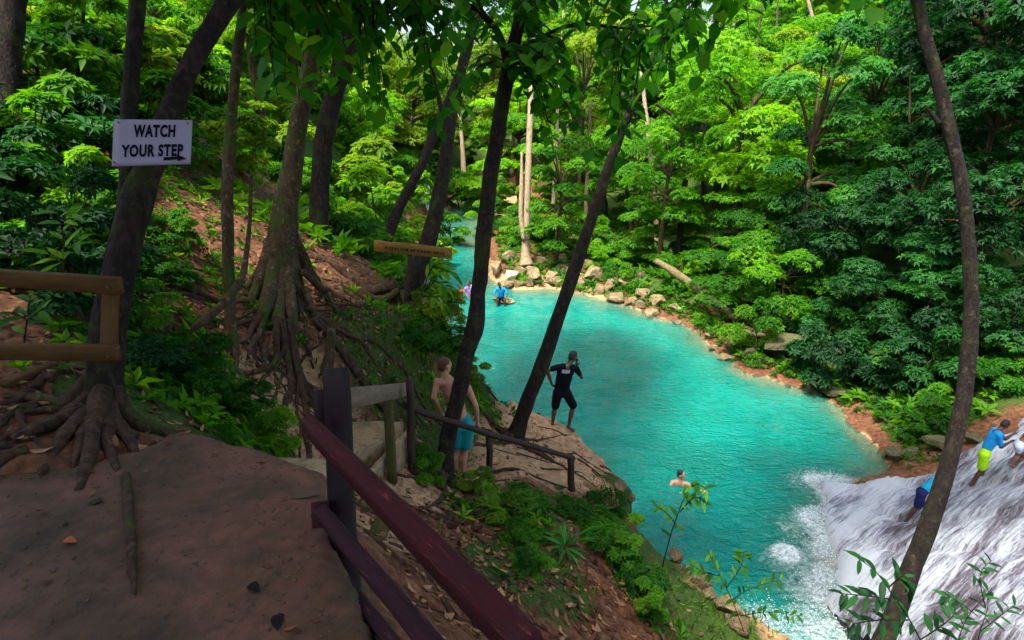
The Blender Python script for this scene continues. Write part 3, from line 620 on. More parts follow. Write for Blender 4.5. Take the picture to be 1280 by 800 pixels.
# feature trees on the far bank: (px, py of crown centre, depth, variant, scale, material); dark leaves on the right stand in for shade
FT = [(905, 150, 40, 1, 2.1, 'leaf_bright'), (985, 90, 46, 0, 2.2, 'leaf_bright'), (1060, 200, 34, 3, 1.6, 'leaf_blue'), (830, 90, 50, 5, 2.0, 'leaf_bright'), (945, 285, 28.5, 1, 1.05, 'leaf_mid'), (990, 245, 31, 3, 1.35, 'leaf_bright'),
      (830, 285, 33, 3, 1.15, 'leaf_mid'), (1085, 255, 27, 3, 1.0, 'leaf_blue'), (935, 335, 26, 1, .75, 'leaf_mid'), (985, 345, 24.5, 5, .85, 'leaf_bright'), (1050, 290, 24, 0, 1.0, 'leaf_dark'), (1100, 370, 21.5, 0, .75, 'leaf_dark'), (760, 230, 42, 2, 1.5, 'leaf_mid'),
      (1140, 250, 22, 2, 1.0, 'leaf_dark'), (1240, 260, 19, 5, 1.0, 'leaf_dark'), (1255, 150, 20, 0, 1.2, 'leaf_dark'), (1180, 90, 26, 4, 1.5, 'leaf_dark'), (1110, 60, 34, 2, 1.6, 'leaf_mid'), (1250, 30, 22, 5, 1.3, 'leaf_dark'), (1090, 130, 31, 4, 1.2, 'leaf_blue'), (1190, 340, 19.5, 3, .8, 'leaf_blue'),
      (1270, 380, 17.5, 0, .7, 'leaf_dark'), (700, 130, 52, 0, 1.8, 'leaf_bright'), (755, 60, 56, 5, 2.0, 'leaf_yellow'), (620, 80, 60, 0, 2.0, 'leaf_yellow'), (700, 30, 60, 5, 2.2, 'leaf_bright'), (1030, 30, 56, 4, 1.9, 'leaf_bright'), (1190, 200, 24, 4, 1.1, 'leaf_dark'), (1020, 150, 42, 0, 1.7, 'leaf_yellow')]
TREES = []
for (a, b_, d, v, s_, mt) in FT:
    c = P(a, b_, d); cm, tm, H, rx, rz_, kd = VAR[v]; g = hz(c.x, c.y); top = c.z - g
    sc = s_; hh = H * sc
    zz = max(.35, min(3.0, (top / hh))) if top > .5 else .5
    wh, row = where(c)
    TREES.append((c.x, c.y))
    o = empty('broadleaf_tree', (c.x, c.y, g), '', 'tree', 'trees on the far bank', random.uniform(0, 6.28)); o.scale = (sc, sc, sc)
    t = link('trunk', tm, None, o); omat(t, M['bark_brown']); t.scale = (1, 1, zz)
    cr = link('crown', cm, None, o); omat(cr, M[mt]); cr.location = (0, 0, H * zz)
    o['label'] = f"{WORD[mt]} {SHAPE[kd]} tree {wh}, {row}"
# random fill of the wooded slopes
def wood(x0, x1, y0, y1, step, cond, mats, scl, group, varset=None, name='broadleaf_tree', small=False, seed=1):
    rg = random.Random(seed); k = 0; y = y0
    while y < y1:
        st_ = step * (1 + max(0, y - 25) * .012); x = x0
        while x < x1:
            X, Y = x + rg.uniform(-.4, .4) * st_, y + rg.uniform(-.4, .4) * st_; x += st_
            if float(sdist(np.array([X]), np.array([Y]), pool)[0]) < .5: continue
            if not cond(X, Y): continue
            g = hz(X, Y); sc = rg.uniform(*scl); vs = SHR if small else VAR; var = vs[rg.randrange(len(vs))]
            ctr = Vector((X, Y, g + var[2] * sc))
            if not inframe(ctr, 150 if not small else 60): continue
            if not small and any((X - a) ** 2 + (Y - b) ** 2 < 3 for a, b in TREES): continue
            mt = mats(X, Y, rg); wh, row = where(ctr)
            plant('shrub' if small else name, var, (X, Y, g), sc, mt, f"{WORD[mt]} {SHAPE[var[5]]} {'shrub' if small else 'tree'} {wh}, {row}", 'shrub' if small else 'tree', group, sz=rg.uniform(.9, 1.35), sink=.15, parts=('stem', 'foliage') if small else ('trunk', 'crown'))
            k += 1
        y += st_
    return k
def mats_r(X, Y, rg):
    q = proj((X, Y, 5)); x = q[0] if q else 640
    if x > 1090: return 'leaf_dark'  # darker leaves put the right bank's dense shade into the colour
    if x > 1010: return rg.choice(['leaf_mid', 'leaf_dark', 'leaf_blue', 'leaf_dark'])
    if math.hypot(X, Y) > 36: return rg.choice(['leaf_yellow', 'leaf_bright', 'leaf_bright', 'leaf_mid'])  # brighter far leaves paint in the light of the upper centre
    if x < 780: return rg.choice(['leaf_mid', 'leaf_bright', 'leaf_mid', 'leaf_blue'])
    return rg.choice(['leaf_mid', 'leaf_bright', 'leaf_bright', 'leaf_blue', 'leaf_mid'])
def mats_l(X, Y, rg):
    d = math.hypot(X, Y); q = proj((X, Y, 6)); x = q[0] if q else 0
    if d < 15 and x < 260: return rg.choice(['leaf_dark', 'leaf_dark', 'leaf_mid'])  # darker leaves stand in for shade on the near left bank
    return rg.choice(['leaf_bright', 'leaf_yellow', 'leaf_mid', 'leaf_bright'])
cor = lambda X, Y: any(math.hypot(X - q[0], Y - q[1]) < q[2] for q in KEEP)
KEEP = [(P(658, 326, 34).x, P(658, 326, 34).y - 1, 2.2), (P(870, 365, 28).x, P(870, 365, 28).y, 2.0), (P(895, 388, 26.3).x, P(895, 388, 26.3).y, 2.4), (P(850, 362, 28).x, P(850, 362, 28).y, 1.8)]
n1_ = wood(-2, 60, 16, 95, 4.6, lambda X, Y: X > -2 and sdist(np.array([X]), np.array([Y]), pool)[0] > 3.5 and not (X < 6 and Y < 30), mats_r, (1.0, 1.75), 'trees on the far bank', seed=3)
n2_ = wood(-2, 34, 15, 52, 1.9, lambda X, Y: .5 < sdist(np.array([X]), np.array([Y]), pool)[0] < 5.5 and X > -1.8 and not cor(X, Y) and not (X > 10 and Y < 16.2) and not (-1 < X < 9 and Y < 36 and sdist(np.array([X]), np.array([Y]), pool)[0] < 1.6), mats_r, (.7, 1.35), 'shrubs along the far bank', small=True, seed=5)
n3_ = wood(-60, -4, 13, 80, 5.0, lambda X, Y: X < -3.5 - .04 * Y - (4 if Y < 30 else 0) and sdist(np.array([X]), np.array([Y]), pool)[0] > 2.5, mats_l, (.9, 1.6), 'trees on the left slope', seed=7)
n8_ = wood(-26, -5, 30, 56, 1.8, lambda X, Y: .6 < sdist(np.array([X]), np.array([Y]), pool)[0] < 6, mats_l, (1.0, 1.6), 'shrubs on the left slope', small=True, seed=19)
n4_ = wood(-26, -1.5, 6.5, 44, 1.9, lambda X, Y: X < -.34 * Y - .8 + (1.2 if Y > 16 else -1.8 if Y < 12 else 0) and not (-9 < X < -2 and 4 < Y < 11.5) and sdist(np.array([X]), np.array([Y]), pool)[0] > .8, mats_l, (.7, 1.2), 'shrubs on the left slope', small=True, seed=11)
n5_ = wood(-16, -2.6, 3.6, 10, .95, lambda X, Y: X < -.66 * Y - .4 and X < -3.0, lambda X, Y, r: r.choice(['leaf_dark', 'leaf_dark', 'leaf_mid']), (.35, .7), 'understory plants beside the path', small=True, seed=13)  # mostly dark leaves, near-left shade put into the colour
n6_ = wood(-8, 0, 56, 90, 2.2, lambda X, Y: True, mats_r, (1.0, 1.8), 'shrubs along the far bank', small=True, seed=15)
n7_ = wood(-24, 1, 52, 110, 3.6, lambda X, Y: sdist(np.array([X]), np.array([Y]), pool)[0] > 1.5, lambda X, Y, r: r.choice(['leaf_yellow', 'leaf_bright', 'leaf_mid']), (1.1, 1.7), 'trees behind the upstream river', seed=17)
print('FOREST', n1_, n2_, n3_, n4_, n5_, n6_)
# single named bushes
def bush(px, py, d, v, sc, mt, label, cat='bush', sz=1):
    p = P(px, py, d); plant('bush', SHR[v], (p.x, p.y, hz(p.x, p.y)), sc, mt, label, cat, None, sz=sz, sink=.1, parts=('stem', 'foliage'))
p = Z(563, 304, 0); plant('bush', SHR[2], (p.x, p.y, -.1), 1.75, 'leaf_mid', 'rounded bright green bush standing in the middle of the upstream river', 'bush', None, parts=('stem', 'foliage'))
bush(500, 360, 13.5, 0, .8, 'leaf_bright', 'bright green bush at the foot of the trunk beside the lettered board')
bush(452, 300, 14.5, 2, .9, 'leaf_bright', 'bright bush left of the lettered board')
bush(420, 290, 13, 1, .9, 'leaf_mid', 'mid green bush between the buttressed tree and the lettered board')
bush(465, 200, 17, 3, 1.5, 'leaf_bright', 'tall bright green bush behind the lettered board')
bush(430, 200, 20, 3, 2.0, 'leaf_yellow', 'tall yellow green thicket behind the buttressed tree')
for (a, b_, v, sc, mt, lab) in [(538, 332, 0, 1.3, 'leaf_bright', 'bright bush leaning over the left side of the upstream river'), (608, 296, 2, 1.6, 'leaf_mid', 'green bush leaning over the right side of the upstream river'), (606, 262, 0, 2.2, 'leaf_bright', 'bright bush narrowing the upstream river from the right'), (572, 258, 2, 2.2, 'leaf_mid', 'green bush narrowing the upstream river from the left'), (592, 244, 0, 2.6, 'leaf_bright', 'bright bush closing the view at the head of the river')]:
    p = Z(a, b_, 0); plant('bush', SHR[v], (p.x, p.y, max(hz(p.x, p.y), -.1)), sc, mt, lab, 'bush', None, parts=('stem', 'foliage'))

# ------------------------------------------------------------------ near helpers
def hit(px, py, d0=1.5, d1=90):
    """first point where the ray through a pixel meets the ground"""
    d = d0; prev = d0
    ds = np.geomspace(d0, d1, 500); u, v = (px - 640) / F, (py - 400) / F
    X = u * ds; Y = ds * (cp - v * sp); Zr = CAMZ - ds * (sp + v * cp); T = terrain(X, Y); k = np.argmax(T > Zr)
    if not (T > Zr).any(): return P(px, py, 20)
    return Vector((X[k], Y[k], T[k]))
def PYW(px, py, y):
    v = (py - 400) / F; return P(px, py, y / (cp - v * sp))
def root_of(name, base, label, cat, group=None): return empty(name, base, label, cat, group)
def attach(o, e): o.parent = e; o.matrix_parent_inverse = Matrix.Translation(-e.location); return o
def part(mb, name, mat, e, smooth=True): return attach(link(name, mb.mesh(name, smooth), mat), e)
def trunk_px(lst, sides=16, n=6, rough=.10, seed=0, mb=None):
    mb = mb or MB(); p, r = spline([(P(a, b_, d), w_ * (.42 if k_ else .5) * d / F) for k_, (a, b_, d, w_) in enumerate(lst)], n); mb.tube(p, r, sides, rough=rough, seed=seed); return mb
def root_mb(base, ang, length, r0, hb, seed, wig=.35, n=16, drop=None, bend=0.0):
    """a root leaving the trunk at height hb and running over the ground"""
    rg = random.Random(seed); p = Vector((base[0], base[1], 0)); pts = []; a = ang
    for k in range(n + 1):
        t = k / n; q = p; g = hz(q.x, q.y); r = r0 * (1 - t) ** .7 * 1.0 + r0 * .10
        pts.append((Vector((q.x, q.y, g + r * .25 + hb * (1 - min(1, t * 2.2)) ** 2.2)), r))
        a += rg.uniform(-wig, wig) + bend / n; st_ = length / n; p = p + Vector((math.cos(a) * st_, math.sin(a) * st_, 0))
    P_, r_ = spline(pts, 3); mb = MB(); mb.tube(P_, r_, 9, rough=.16, seed=seed); return mb
def roots(e, base, specs, mat, seed0, rtrunk=.1):
    for k, (ang, ln, r0, hb) in enumerate(specs):
        a = math.radians(ang); s0 = (base[0] + math.cos(a) * rtrunk, base[1] + math.sin(a) * rtrunk)
        part(root_mb(s0, a, ln, r0, hb, seed0 + k), 'root', M[mat], e)
def top_crown(e, c, sc, mat, v, sz=1.0):
    o = link('crown', VAR[v][0], None, e); omat(o, M[mat]); o.location = Vector(c) - e.location; o.scale = (sc, sc, sc * sz); o.rotation_euler = (0, 0, random.random() * 6); return o
def limbs(mb, frm, ctrs, r0, seed=0):
    rg = random.Random(seed)
    for c in ctrs:
        m_ = frm.lerp(c, .5) + Vector((rg.uniform(-.3, .3), rg.uniform(-.3, .3), .3)); p, r = spline([(frm, r0), (m_, r0 * .6), (c, r0 * .2)], 5); mb.tube(p, r, 7)

# T1: forked dark tree that carries the warning sign
b1 = hit(132, 548); D1 = 3.7
e = root_of('forked_tree', b1, 'dark forked tree with spreading roots carrying the white warning sign', 'tree')
mb = trunk_px([(133, 570, D1, 73.1), (131, 500, D1, 55.7), (134, 430, D1, 48.7), (146, 360, D1, 47.0), (158, 300, D1 + .02, 43.5), (173, 245, D1 + .05, 43.5), (188, 205, D1 + .08, 36.5), (217, 130, D1 + .15, 30.4), (242, 75, D1 + .2, 28.7), (275, 20, D1 + .3, 29.6), (320, -60, D1 + .5, 36.5), (380, -180, D1 + .8, 33.1), (420, -300, D1 + 1, 26.1)], 18, 6, .09, 3)
trunk_px([(158, 290, D1 + .05, 30), (160, 220, D1 + .1, 24), (161, 150, D1 + .15, 23), (165, 80, D1 + .2, 22), (172, 0, D1 + .25, 22), (176, -80, D1 + .3, 22), (170, -220, D1 + .3, 18)], 12, 6, .1, 5, mb)
cT = P(420, -300, D1 + 1); limbs(mb, cT, [cT + Vector(q) for q in ((1.5, .5, 1), (-1, 1, 1.2), (0, -1.5, 1), (.5, 1.5, 1.5))], .08)
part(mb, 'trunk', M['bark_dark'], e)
for k, (tx, ty, r0) in enumerate([(8, 500, .055), (-20, 560, .05), (60, 620, .05), (110, 655, .06), (178, 598, .055), (240, 560, .05), (20, 520, .035), (160, 640, .05), (96, 600, .045), (-30, 600, .04)]):
    t = hit(tx, ty); p0 = P(118 + k * 4 % 28, 470 + (k * 17) % 40, D1); p1 = P(133, 530, D1).lerp(t, .35); p1.z = max(hz(p1.x, p1.y) + .05, p1.z * .55 + hz(p1.x, p1.y) * .45); pm = p0.lerp(t, .68); pm.z = max(hz(pm.x, pm.y), (float(ptop(np.array(pm.x), np.array(pm.y))) if sdist(np.array([pm.x]), np.array([pm.y]), poly)[0] < 0 else -9)) + .02
    t.z = max(t.z, float(ptop(np.array(t.x), np.array(t.y))) if sdist(np.array([t.x]), np.array([t.y]), poly)[0] < 0 else -9)
    pp, rr = spline([(p0, r0 * 1.0), (p1, r0 * .9), (pm, r0 * .65), (t, r0 * .3)], 7); m_ = MB(); m_.tube(pp, rr, 9, rough=.15, seed=k); part(m_, 'root', M['bark_root'], e)
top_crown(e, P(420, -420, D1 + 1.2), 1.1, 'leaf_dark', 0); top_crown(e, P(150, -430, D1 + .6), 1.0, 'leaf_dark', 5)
# lone root line running down the middle of the path
m_ = MB(); pts = []
for k, (a, b_) in enumerate([(157, 596), (160, 625), (162, 655), (165, 690), (166, 715), (170, 745)]):
    p = on_path(a, b_); pts.append((p + Vector((0, 0, .012)), [.022, .024, .026, .02, .018, .006][k]))
pp, rr = spline(pts, 5); m_.tube(pp, rr, 8, rough=.2, flat=.7); part(m_, 'root', M['bark_root'], e)

# T2: big buttressed tree
b2 = hit(352, 395); D2 = 8.4
e = root_of('buttressed_tree', b2, 'big grey buttressed tree with roots pouring down the littered slope', 'tree')
mb = trunk_px([(352, 410, D2, 73.9), (350, 370, D2, 63.4), (352, 320, D2, 49.3), (356, 270, D2, 38.7), (364, 220, D2, 31.7), (374, 150, D2, 26.4), (386, 90, D2, 23.8), (394, 50, D2, 22.9), (402, 0, D2, 22.0), (412, -80, D2, 21.1), (425, -250, D2 + .3, 17.6), (430, -380, D2 + .5, 12.3)], 20, 6, .10, 9)
cT = P(425, -250, D2 + .3); limbs(mb, cT, [cT + Vector(q) for q in ((2, .5, 2), (-2, 1, 2.2), (0, -1.5, 2), (.5, 2.5, 2.5))], .12); part(mb, 'trunk', M['bark_brown'], e)
for k, (tx, ty, r0, sx, sy) in enumerate([(302, 408, .09, 340, 300), (322, 430, .10, 345, 320), (345, 448, .09, 350, 330), (372, 440, .085, 358, 330), (398, 425, .08, 362, 310), (425, 395, .085, 368, 300), (290, 385, .07, 338, 310), (360, 470, .06, 352, 350), (392, 462, .05, 372, 370), (416, 440, .05, 380, 360), (330, 470, .05, 335, 380), (310, 455, .05, 330, 370), (440, 380, .05, 380, 340)]):
    t = hit(tx, ty); p0 = P(sx, sy, D2 - .05); g = hit((sx * .45 + tx * .55), (sy * .35 + ty * .65)); g.z += r0 * .4; p1 = p0.lerp(g, .55) + Vector((0, 0, -.06))
    pp, rr = spline([(p0, r0 * 1.1), (p1, r0 * 1.0), (g, r0 * .8), (t + Vector((0, 0, r0 * .1)), r0 * .35)], 6); m_ = MB(); m_.tube(pp, rr, 9, rough=.16, seed=20 + k); part(m_, 'root', M['bark_brown'], e)
for k in range(16):
    a = random.uniform(-2.4, 1.2); part(root_mb((b2.x + math.cos(a) * .4, b2.y + math.sin(a) * .4), a, random.uniform(1.5, 3.6), random.uniform(.02, .05), .12, 300 + k, .3), 'root', M['bark_root'], e)
top_crown(e, P(425, -430, D2 + .5), 1.0, 'leaf_mid', 1)

def tree_px(name, lst, label, mat, crown=None, rts=(), seed=0, rough=.1, cat='tree', sides=12, extra=(), rt=.08, group=None):
    a, b_, d, _ = lst[0]; base = P(a, b_, d); base.z = hz(base.x, base.y); e = root_of(name, base, label, cat, group)
    mb = trunk_px(lst, sides, 6, rough, seed)
    for x_ in extra: trunk_px(x_, 9, 6, rough, seed + 1, mb)
    if crown:
        for (c, sc, mt, v) in crown:
            tip = P(*lst[-1][:3]); cc = Vector(c); limbs(mb, tip, [cc + Vector((random.uniform(-1, 1) * sc, random.uniform(-1, 1) * sc, random.uniform(-.5, .5) * sc)) for _ in range(5)], lst[-1][3] * .5 * lst[-1][2] / F * .7, seed)
    part(mb, 'trunk', M[mat], e)
    for c in (crown or ()): top_crown(e, c[0], c[1], c[2], c[3])
    roots(e, base, rts, 'bark_root' if mat != 'bark_pale' else mat, 500 + seed * 10, rt); return e
e = tree_px('slim_tree', [(290, 445, 6.6, 20), (288, 400, 6.6, 18), (286, 340, 6.6, 17), (284, 270, 6.6, 17), (286, 200, 6.7, 17), (291, 130, 6.8, 15), (298, 60, 7, 15), (305, 0, 7.1, 14), (312, -120, 7.4, 12)], 'slim upright tree just left of the big buttressed tree', 'bark_brown', [(P(300, -300, 7.6), .8, 'leaf_mid', 2)], [(200, .8, .03, .1), (320, .9, .03, .1), (260, .7, .03, .1)], 1)
lv = root_of('bent_stem', hit(215, 428), 'bare curved stem arching from the leafy bank up to the slim tree', 'stem')
part(trunk_px([(212, 430, 5.6, 8), (235, 415, 5.7, 10), (262, 395, 5.9, 12), (285, 372, 6.1, 12), (303, 345, 6.3, 10), (308, 315, 6.5, 8), (312, 280, 6.7, 6), (314, 220, 6.9, 5)], 9, 6, .1, 8), 'stem', M['bark_brown'], lv)
tree_px('dark_tree', [(393, 345, 12, 30.4), (397, 300, 12, 27.2), (400, 225, 12, 27.2), (406, 170, 12, 28.8), (420, 110, 12, 27.2), (432, 60, 12, 27.2), (447, 0, 12, 28.8), (470, -90, 12, 27.2), (490, -200, 12, 22.4)], 'dark leaning tree right behind the big buttressed tree', 'bark_dark', [(P(500, -330, 12.5), 1.5, 'leaf_dark', 0)], (), 2, extra=[[(422, 105, 12, 22), (445, 62, 12, 18), (480, 15, 12, 16), (530, -40, 12, 14)]])
tree_px('leaning_tree', [(474, 345, 15, 30), (478, 310, 15, 24), (494, 270, 15, 17), (512, 235, 15, 15), (529, 202, 15, 14), (545, 160, 15.2, 13), (562, 122, 15.5, 12), (585, 60, 16, 11), (600, 10, 16, 9)], 'dark leaning tree left of the lettered board', 'bark_dark', [(P(610, -60, 17), 1.0, 'leaf_bright', 2)], (), 3)
tree_px('riverside_tree', [(508, 398, 11.2, 43.2), (512, 375, 11.2, 33.6), (522, 340, 11.3, 28.8), (536, 300, 11.4, 25.6), (547, 255, 11.5, 21.6), (556, 205, 11.6, 20.0), (563, 150, 11.8, 17.6), (575, 95, 12, 16.0), (590, 35, 12.2, 15.2), (605, -30, 12.4, 14.4), (625, -150, 13, 11.2)], 'dark riverside tree rising behind the lettered board', 'bark_dark',
        [(P(470, -330, 13), .8, 'leaf_mid', 3)], [(200, 2.0, .10, .25), (230, 1.4, .07, .2), (180, 1.6, .07, .2), (270, 1.0, .06, .2), (320, .8, .05, .2), (150, 1.0, .05, .2)], 4, extra=[[(560, 180, 11.7, 8), (548, 120, 11.8, 7), (535, 60, 12, 6)]], rt=.15)
# tree A: crooked dark tree standing before the bather, with the large-leaved canopy
DA = 8.1
A_l = [(555, 612, DA, 40), (556, 590, DA, 28), (558, 560, DA, 24), (566, 520, DA, 24), (577, 480, DA, 24), (584, 440, DA, 24), (594, 405, DA, 27), (597, 370, DA, 23), (602, 330, DA, 23), (606, 280, DA, 24), (612, 230, DA, 23), (620, 180, DA, 23), (629, 120, DA, 22), (637, 75, DA, 22)]
bA = P(555, 606, DA); bA.z = hz(bA.x, bA.y)
eA = root_of('crooked_tree', bA, 'dark crooked tree standing in front of the shirtless man, large leaves above', 'tree')
mb = trunk_px(A_l, 14, 6, .13, 11)
LIMB = [[(637, 78, DA, 20), (648, 30, DA, 19), (657, -20, DA, 17), (675, -110, DA, 13)], [(636, 80, DA, 13), (622, 40, 8.0, 11), (600, 12, 7.9, 10), (585, -30, 7.8, 9), (540, -90, 7.6, 7)],
        [(650, 20, DA, 11), (700, -15, 7.8, 10), (770, -30, 7.4, 8), (850, -30, 7.0, 7), (930, -20, 6.6, 5)], [(600, 12, 7.9, 8), (550, -5, 7.4, 8), (490, -20, 6.9, 7), (420, -30, 6.4, 6), (350, -35, 6.0, 5)],
        [(655, -10, DA, 10), (620, 110 - 130, 8.6, 8), (560, -30, 9.3, 7)], [(640, 70, DA, 7), (690, 40, 8.2, 6), (730, 30, 8.2, 5), (780, 35, 8.2, 4), (830, 30, 8.0, 3)]]
for l_ in LIMB: trunk_px(l_, 9, 5, .1, 12, mb)
cT = P(675, -110, DA); limbs(mb, cT, [cT + Vector(q) for q in ((1.6, .5, .8), (-1.4, 1, .9), (.3, -1.2, .8), (.3, 1.6, 1))], .08)
part(mb, 'trunk', M['bark_dark'], eA)
roots(eA, bA, [(190, 1.1, .07, .2), (215, 1.5, .06, .15), (240, 1.2, .05, .12), (290, 1.2, .05, .12), (330, 1.0, .045, .1), (165, .8, .05, .15), (265, 1.8, .05, .1), (200, 2.2, .04, .1), (350, 1.6, .035, .08)], 'bark_root', 700, .1)
pass
# large leaves hanging from twigs
rg = random.Random(21); LV = []
def big_leaf(name, L, W, fold, droop):
    v, f, t = leaves(np.zeros((1, 3)), np.array([[0, 1.0, 0]]), np.array([[0, 0, 1.0]]), L, W, np.array([.5]), fold, droop, True)
    # ovate outline: widen base, pointed tip
    return mesh_np(name, v, f, np.full(len(v), .5))
def ovate(name, n=9, W=.62, cup=.10, droop=.16, seed=0, tint=.5):
    V = []; Q = []
    rgn = random.Random(seed)
    for i in range(n):
        t = i / (n - 1); wdt = W * .5 * (math.sin(math.pi * t ** .8) ** .8 if 0 < t < 1 else .015); z = -droop * t * t
        wv = .02 * math.sin(i * 2.1 + seed)
        V += [(-wdt, t, z + cup * wdt * 2 + wv), (0, t, z), (wdt, t, z + cup * wdt * 2 - wv)]
    for i in range(n - 1):
        for k in range(2): Q.append((i * 3 + k, i * 3 + k + 1, i * 3 + k + 4, i * 3 + k + 3))
    V += [(-.008, 0, 0), (.008, 0, 0), (.006, -.12, .02), (-.006, -.12, .02)]; m_ = n * 3; Q.append((m_, m_ + 1, m_ + 2, m_ + 3))
    return mesh_np(name, V, np.array(Q), np.full(len(V), tint), True)
OV = [ovate('leaf', 7, .60, .10, .15, 1, .25), ovate('leaf', 7, .66, .16, .25, 2, .5), ovate('leaf', 7, .54, .05, .08, 3, .75)]
NAR = [ovate('leaf', 6, .30, .15, .2, 4, .3), ovate('leaf', 6, .34, .2, .3, 5, .5), ovate('leaf', 6, .27, .1, .12, 6, .8)]
def leaf_obj(mesh, mat, e, p, direction, upv, L):
    y = Vector(direction).normalized(); x = y.cross(Vector(upv)); x = x.normalized() if x.length > 1e-3 else y.orthogonal().normalized(); z = x.cross(y)
    o = bpy.data.objects.new('leaf', mesh); col.objects.link(o); omat(o, M[mat]); o.parent = e
    mt = Matrix((x * L, y * L, z * L)).transposed().to_4x4(); mt.translation = Vector(p) - e.location; o.matrix_local = mt; return o
# twig end targets: (px, py, depth)
TW = []
for (x0, x1, y0, y1, n, d0, d1) in [(640, 880, -30, 120, 66, 6.8, 8.4), (655, 800, 80, 200, 24, 7.6, 8.6), (850, 960, -40, 60, 12, 5.8, 6.4), (430, 600, -20, 150, 46, 6.0, 7.8), (330, 450, 0, 150, 30, 5.2, 6.8), (480, 560, 130, 190, 5, 6.6, 7.4), (560, 700, -40, 60, 20, 7, 8.6), (940, 1100, -60, 20, 7, 5.6, 6.4), (230, 340, -40, 60, 6, 5.0, 6.0)]:
    for _ in range(n): TW.append((rg.uniform(x0, x1), rg.uniform(y0, y1), rg.uniform(d0, d1)))
LP_ = []
for l_ in LIMB:
    p, r = spline([(P(a, b_, d), 1) for a, b_, d, _ in l_], 6); LP_ += p
tw = MB()
for (a, b_, d) in TW:
    t = P(a, b_, d); s0 = min(LP_, key=lambda q: (q - t).length + (0 if q.z > t.z else .8)); m1 = s0.lerp(t, .5) + Vector((rg.uniform(-.1, .1), rg.uniform(-.1, .1), .12 + .1 * (s0 - t).length))
    pp, rr = spline([(s0, .012), (m1, .009), (t, .003)], 6); tw.tube(pp, rr, 5, cap=False)
    n_ = rg.randint(6, 10); m = len(pp)
    for k in range(n_):
        i = int(m * (.35 + .65 * k / n_)); q = pp[min(i, m - 1)]; tang = (pp[min(i + 1, m - 1)] - pp[max(i - 1, 0)]).normalized()
        sd = tang.cross(Vector((0, 0, 1))); sd = (sd.normalized() if sd.length > .01 else Vector((1, 0, 0))) * (1 if k % 2 else -1)
        dr_ = (sd * rg.uniform(.6, 1.2) + tang * rg.uniform(.1, .9) + Vector((0, 0, -rg.uniform(-.1, .6))))
        LV.append((q, dr_, Vector((rg.uniform(-.4, .4), rg.uniform(-.9, .1), 1)), rg.uniform(.15, .27), rg.randrange(3)))
part(tw, 'twigs', M['bark_dark'], eA)
def psz(l):
    q = proj(l[0]); return -1 if q is None or not (-30 < q[0] < 1310 and -40 < q[1] < 800) else l[3] / q[2]
LV.sort(key=psz, reverse=True)
for l in LV[:300]: leaf_obj(OV[l[4]], rg.choice(['leaf_canopy', 'leaf_canopy', 'leaf_mid', 'leaf_bright']), eA, l[0], l[1], l[2], l[3])
rest = LV[300:]
v, f, t = leaves(np.array([tuple(l[0]) for l in rest]), np.array([tuple(l[1]) for l in rest]), np.array([tuple(l[2]) for l in rest]), np.array([l[3] for l in rest]), np.array([l[3] * .6 for l in rest]), np.random.default_rng(2).random(len(rest)), .08, .15, True)
tag(attach(link('foliage', mesh_np('foliage', v, f, t), M['leaf_canopy']), eA), kind='stuff')
print('CANOPY', len(LV))

# tree B: straight tree leaning over the pool
bB = hit(643, 550); yB = bB.y
B_l = []
for (a, b_, w_, dy) in [(641, 556, 36, 0), (648, 535, 26, 0), (660, 500, 22, .05), (680, 450, 21, .15), (702, 385, 20, .3), (722, 325, 19, .5), (742, 265, 17, .7), (762, 205, 15, .9), (785, 145, 13, 1.1), (812, 85, 10, 1.4), (840, 20, 8, 1.7), (860, -40, 6, 1.9)]:
    q = PYW(a, b_, yB + dy); d = proj(q)[2]; B_l.append((a, b_, d, w_))
e = tree_px('leaning_tree', B_l, 'slim dark tree leaning over the turquoise pool beside the man in black', 'bark_dark', [(P(900, -190, 14.5), .45, 'leaf_mid', 2)], [(170, 1.2, .06, .12), (260, 1.3, .05, .1), (300, 1.8, .045, .08), (340, 1.4, .04, .08), (225, .9, .05, .1), (20, .8, .04, .08)], 6, rt=.1)
# tree C: tall curved trunk at the right
C_l = [(1075, 870, 5.7, 31.2), (1100, 810, 5.8, 27.9), (1122, 760, 5.9, 27.1), (1142, 705, 6, 26.2), (1165, 645, 6, 24.6), (1185, 580, 6, 23.0), (1200, 520, 6, 22.1), (1209, 460, 6, 21.3), (1214, 400, 6, 19.7), (1213, 340, 6, 18.9), (1208, 275, 6, 18.0), (1199, 215, 6, 18.0), (1186, 160, 6, 18.0), (1172, 100, 6, 18.0), (1158, 50, 6, 17.2), (1147, 0, 6.1, 16.4), (1138, -60, 6.2, 15.6), (1125, -200, 6.5, 12.3)]
tree_px('curved_tree', C_l, 'tall bowed trunk at the right crossing in front of the waterfall', 'bark_mossy', [(P(1130, -330, 7), 1.1, 'leaf_dark', 1), (P(1330, -200, 8), 1.0, 'leaf_dark', 5)], [(0, .7, .05, .1), (90, .7, .05, .1), (200, .8, .05, .1)], 7, sides=16, extra=[[(1174, 155, 6, 7), (1163, 140, 6, 5), (1157, 134, 6, 3)]])
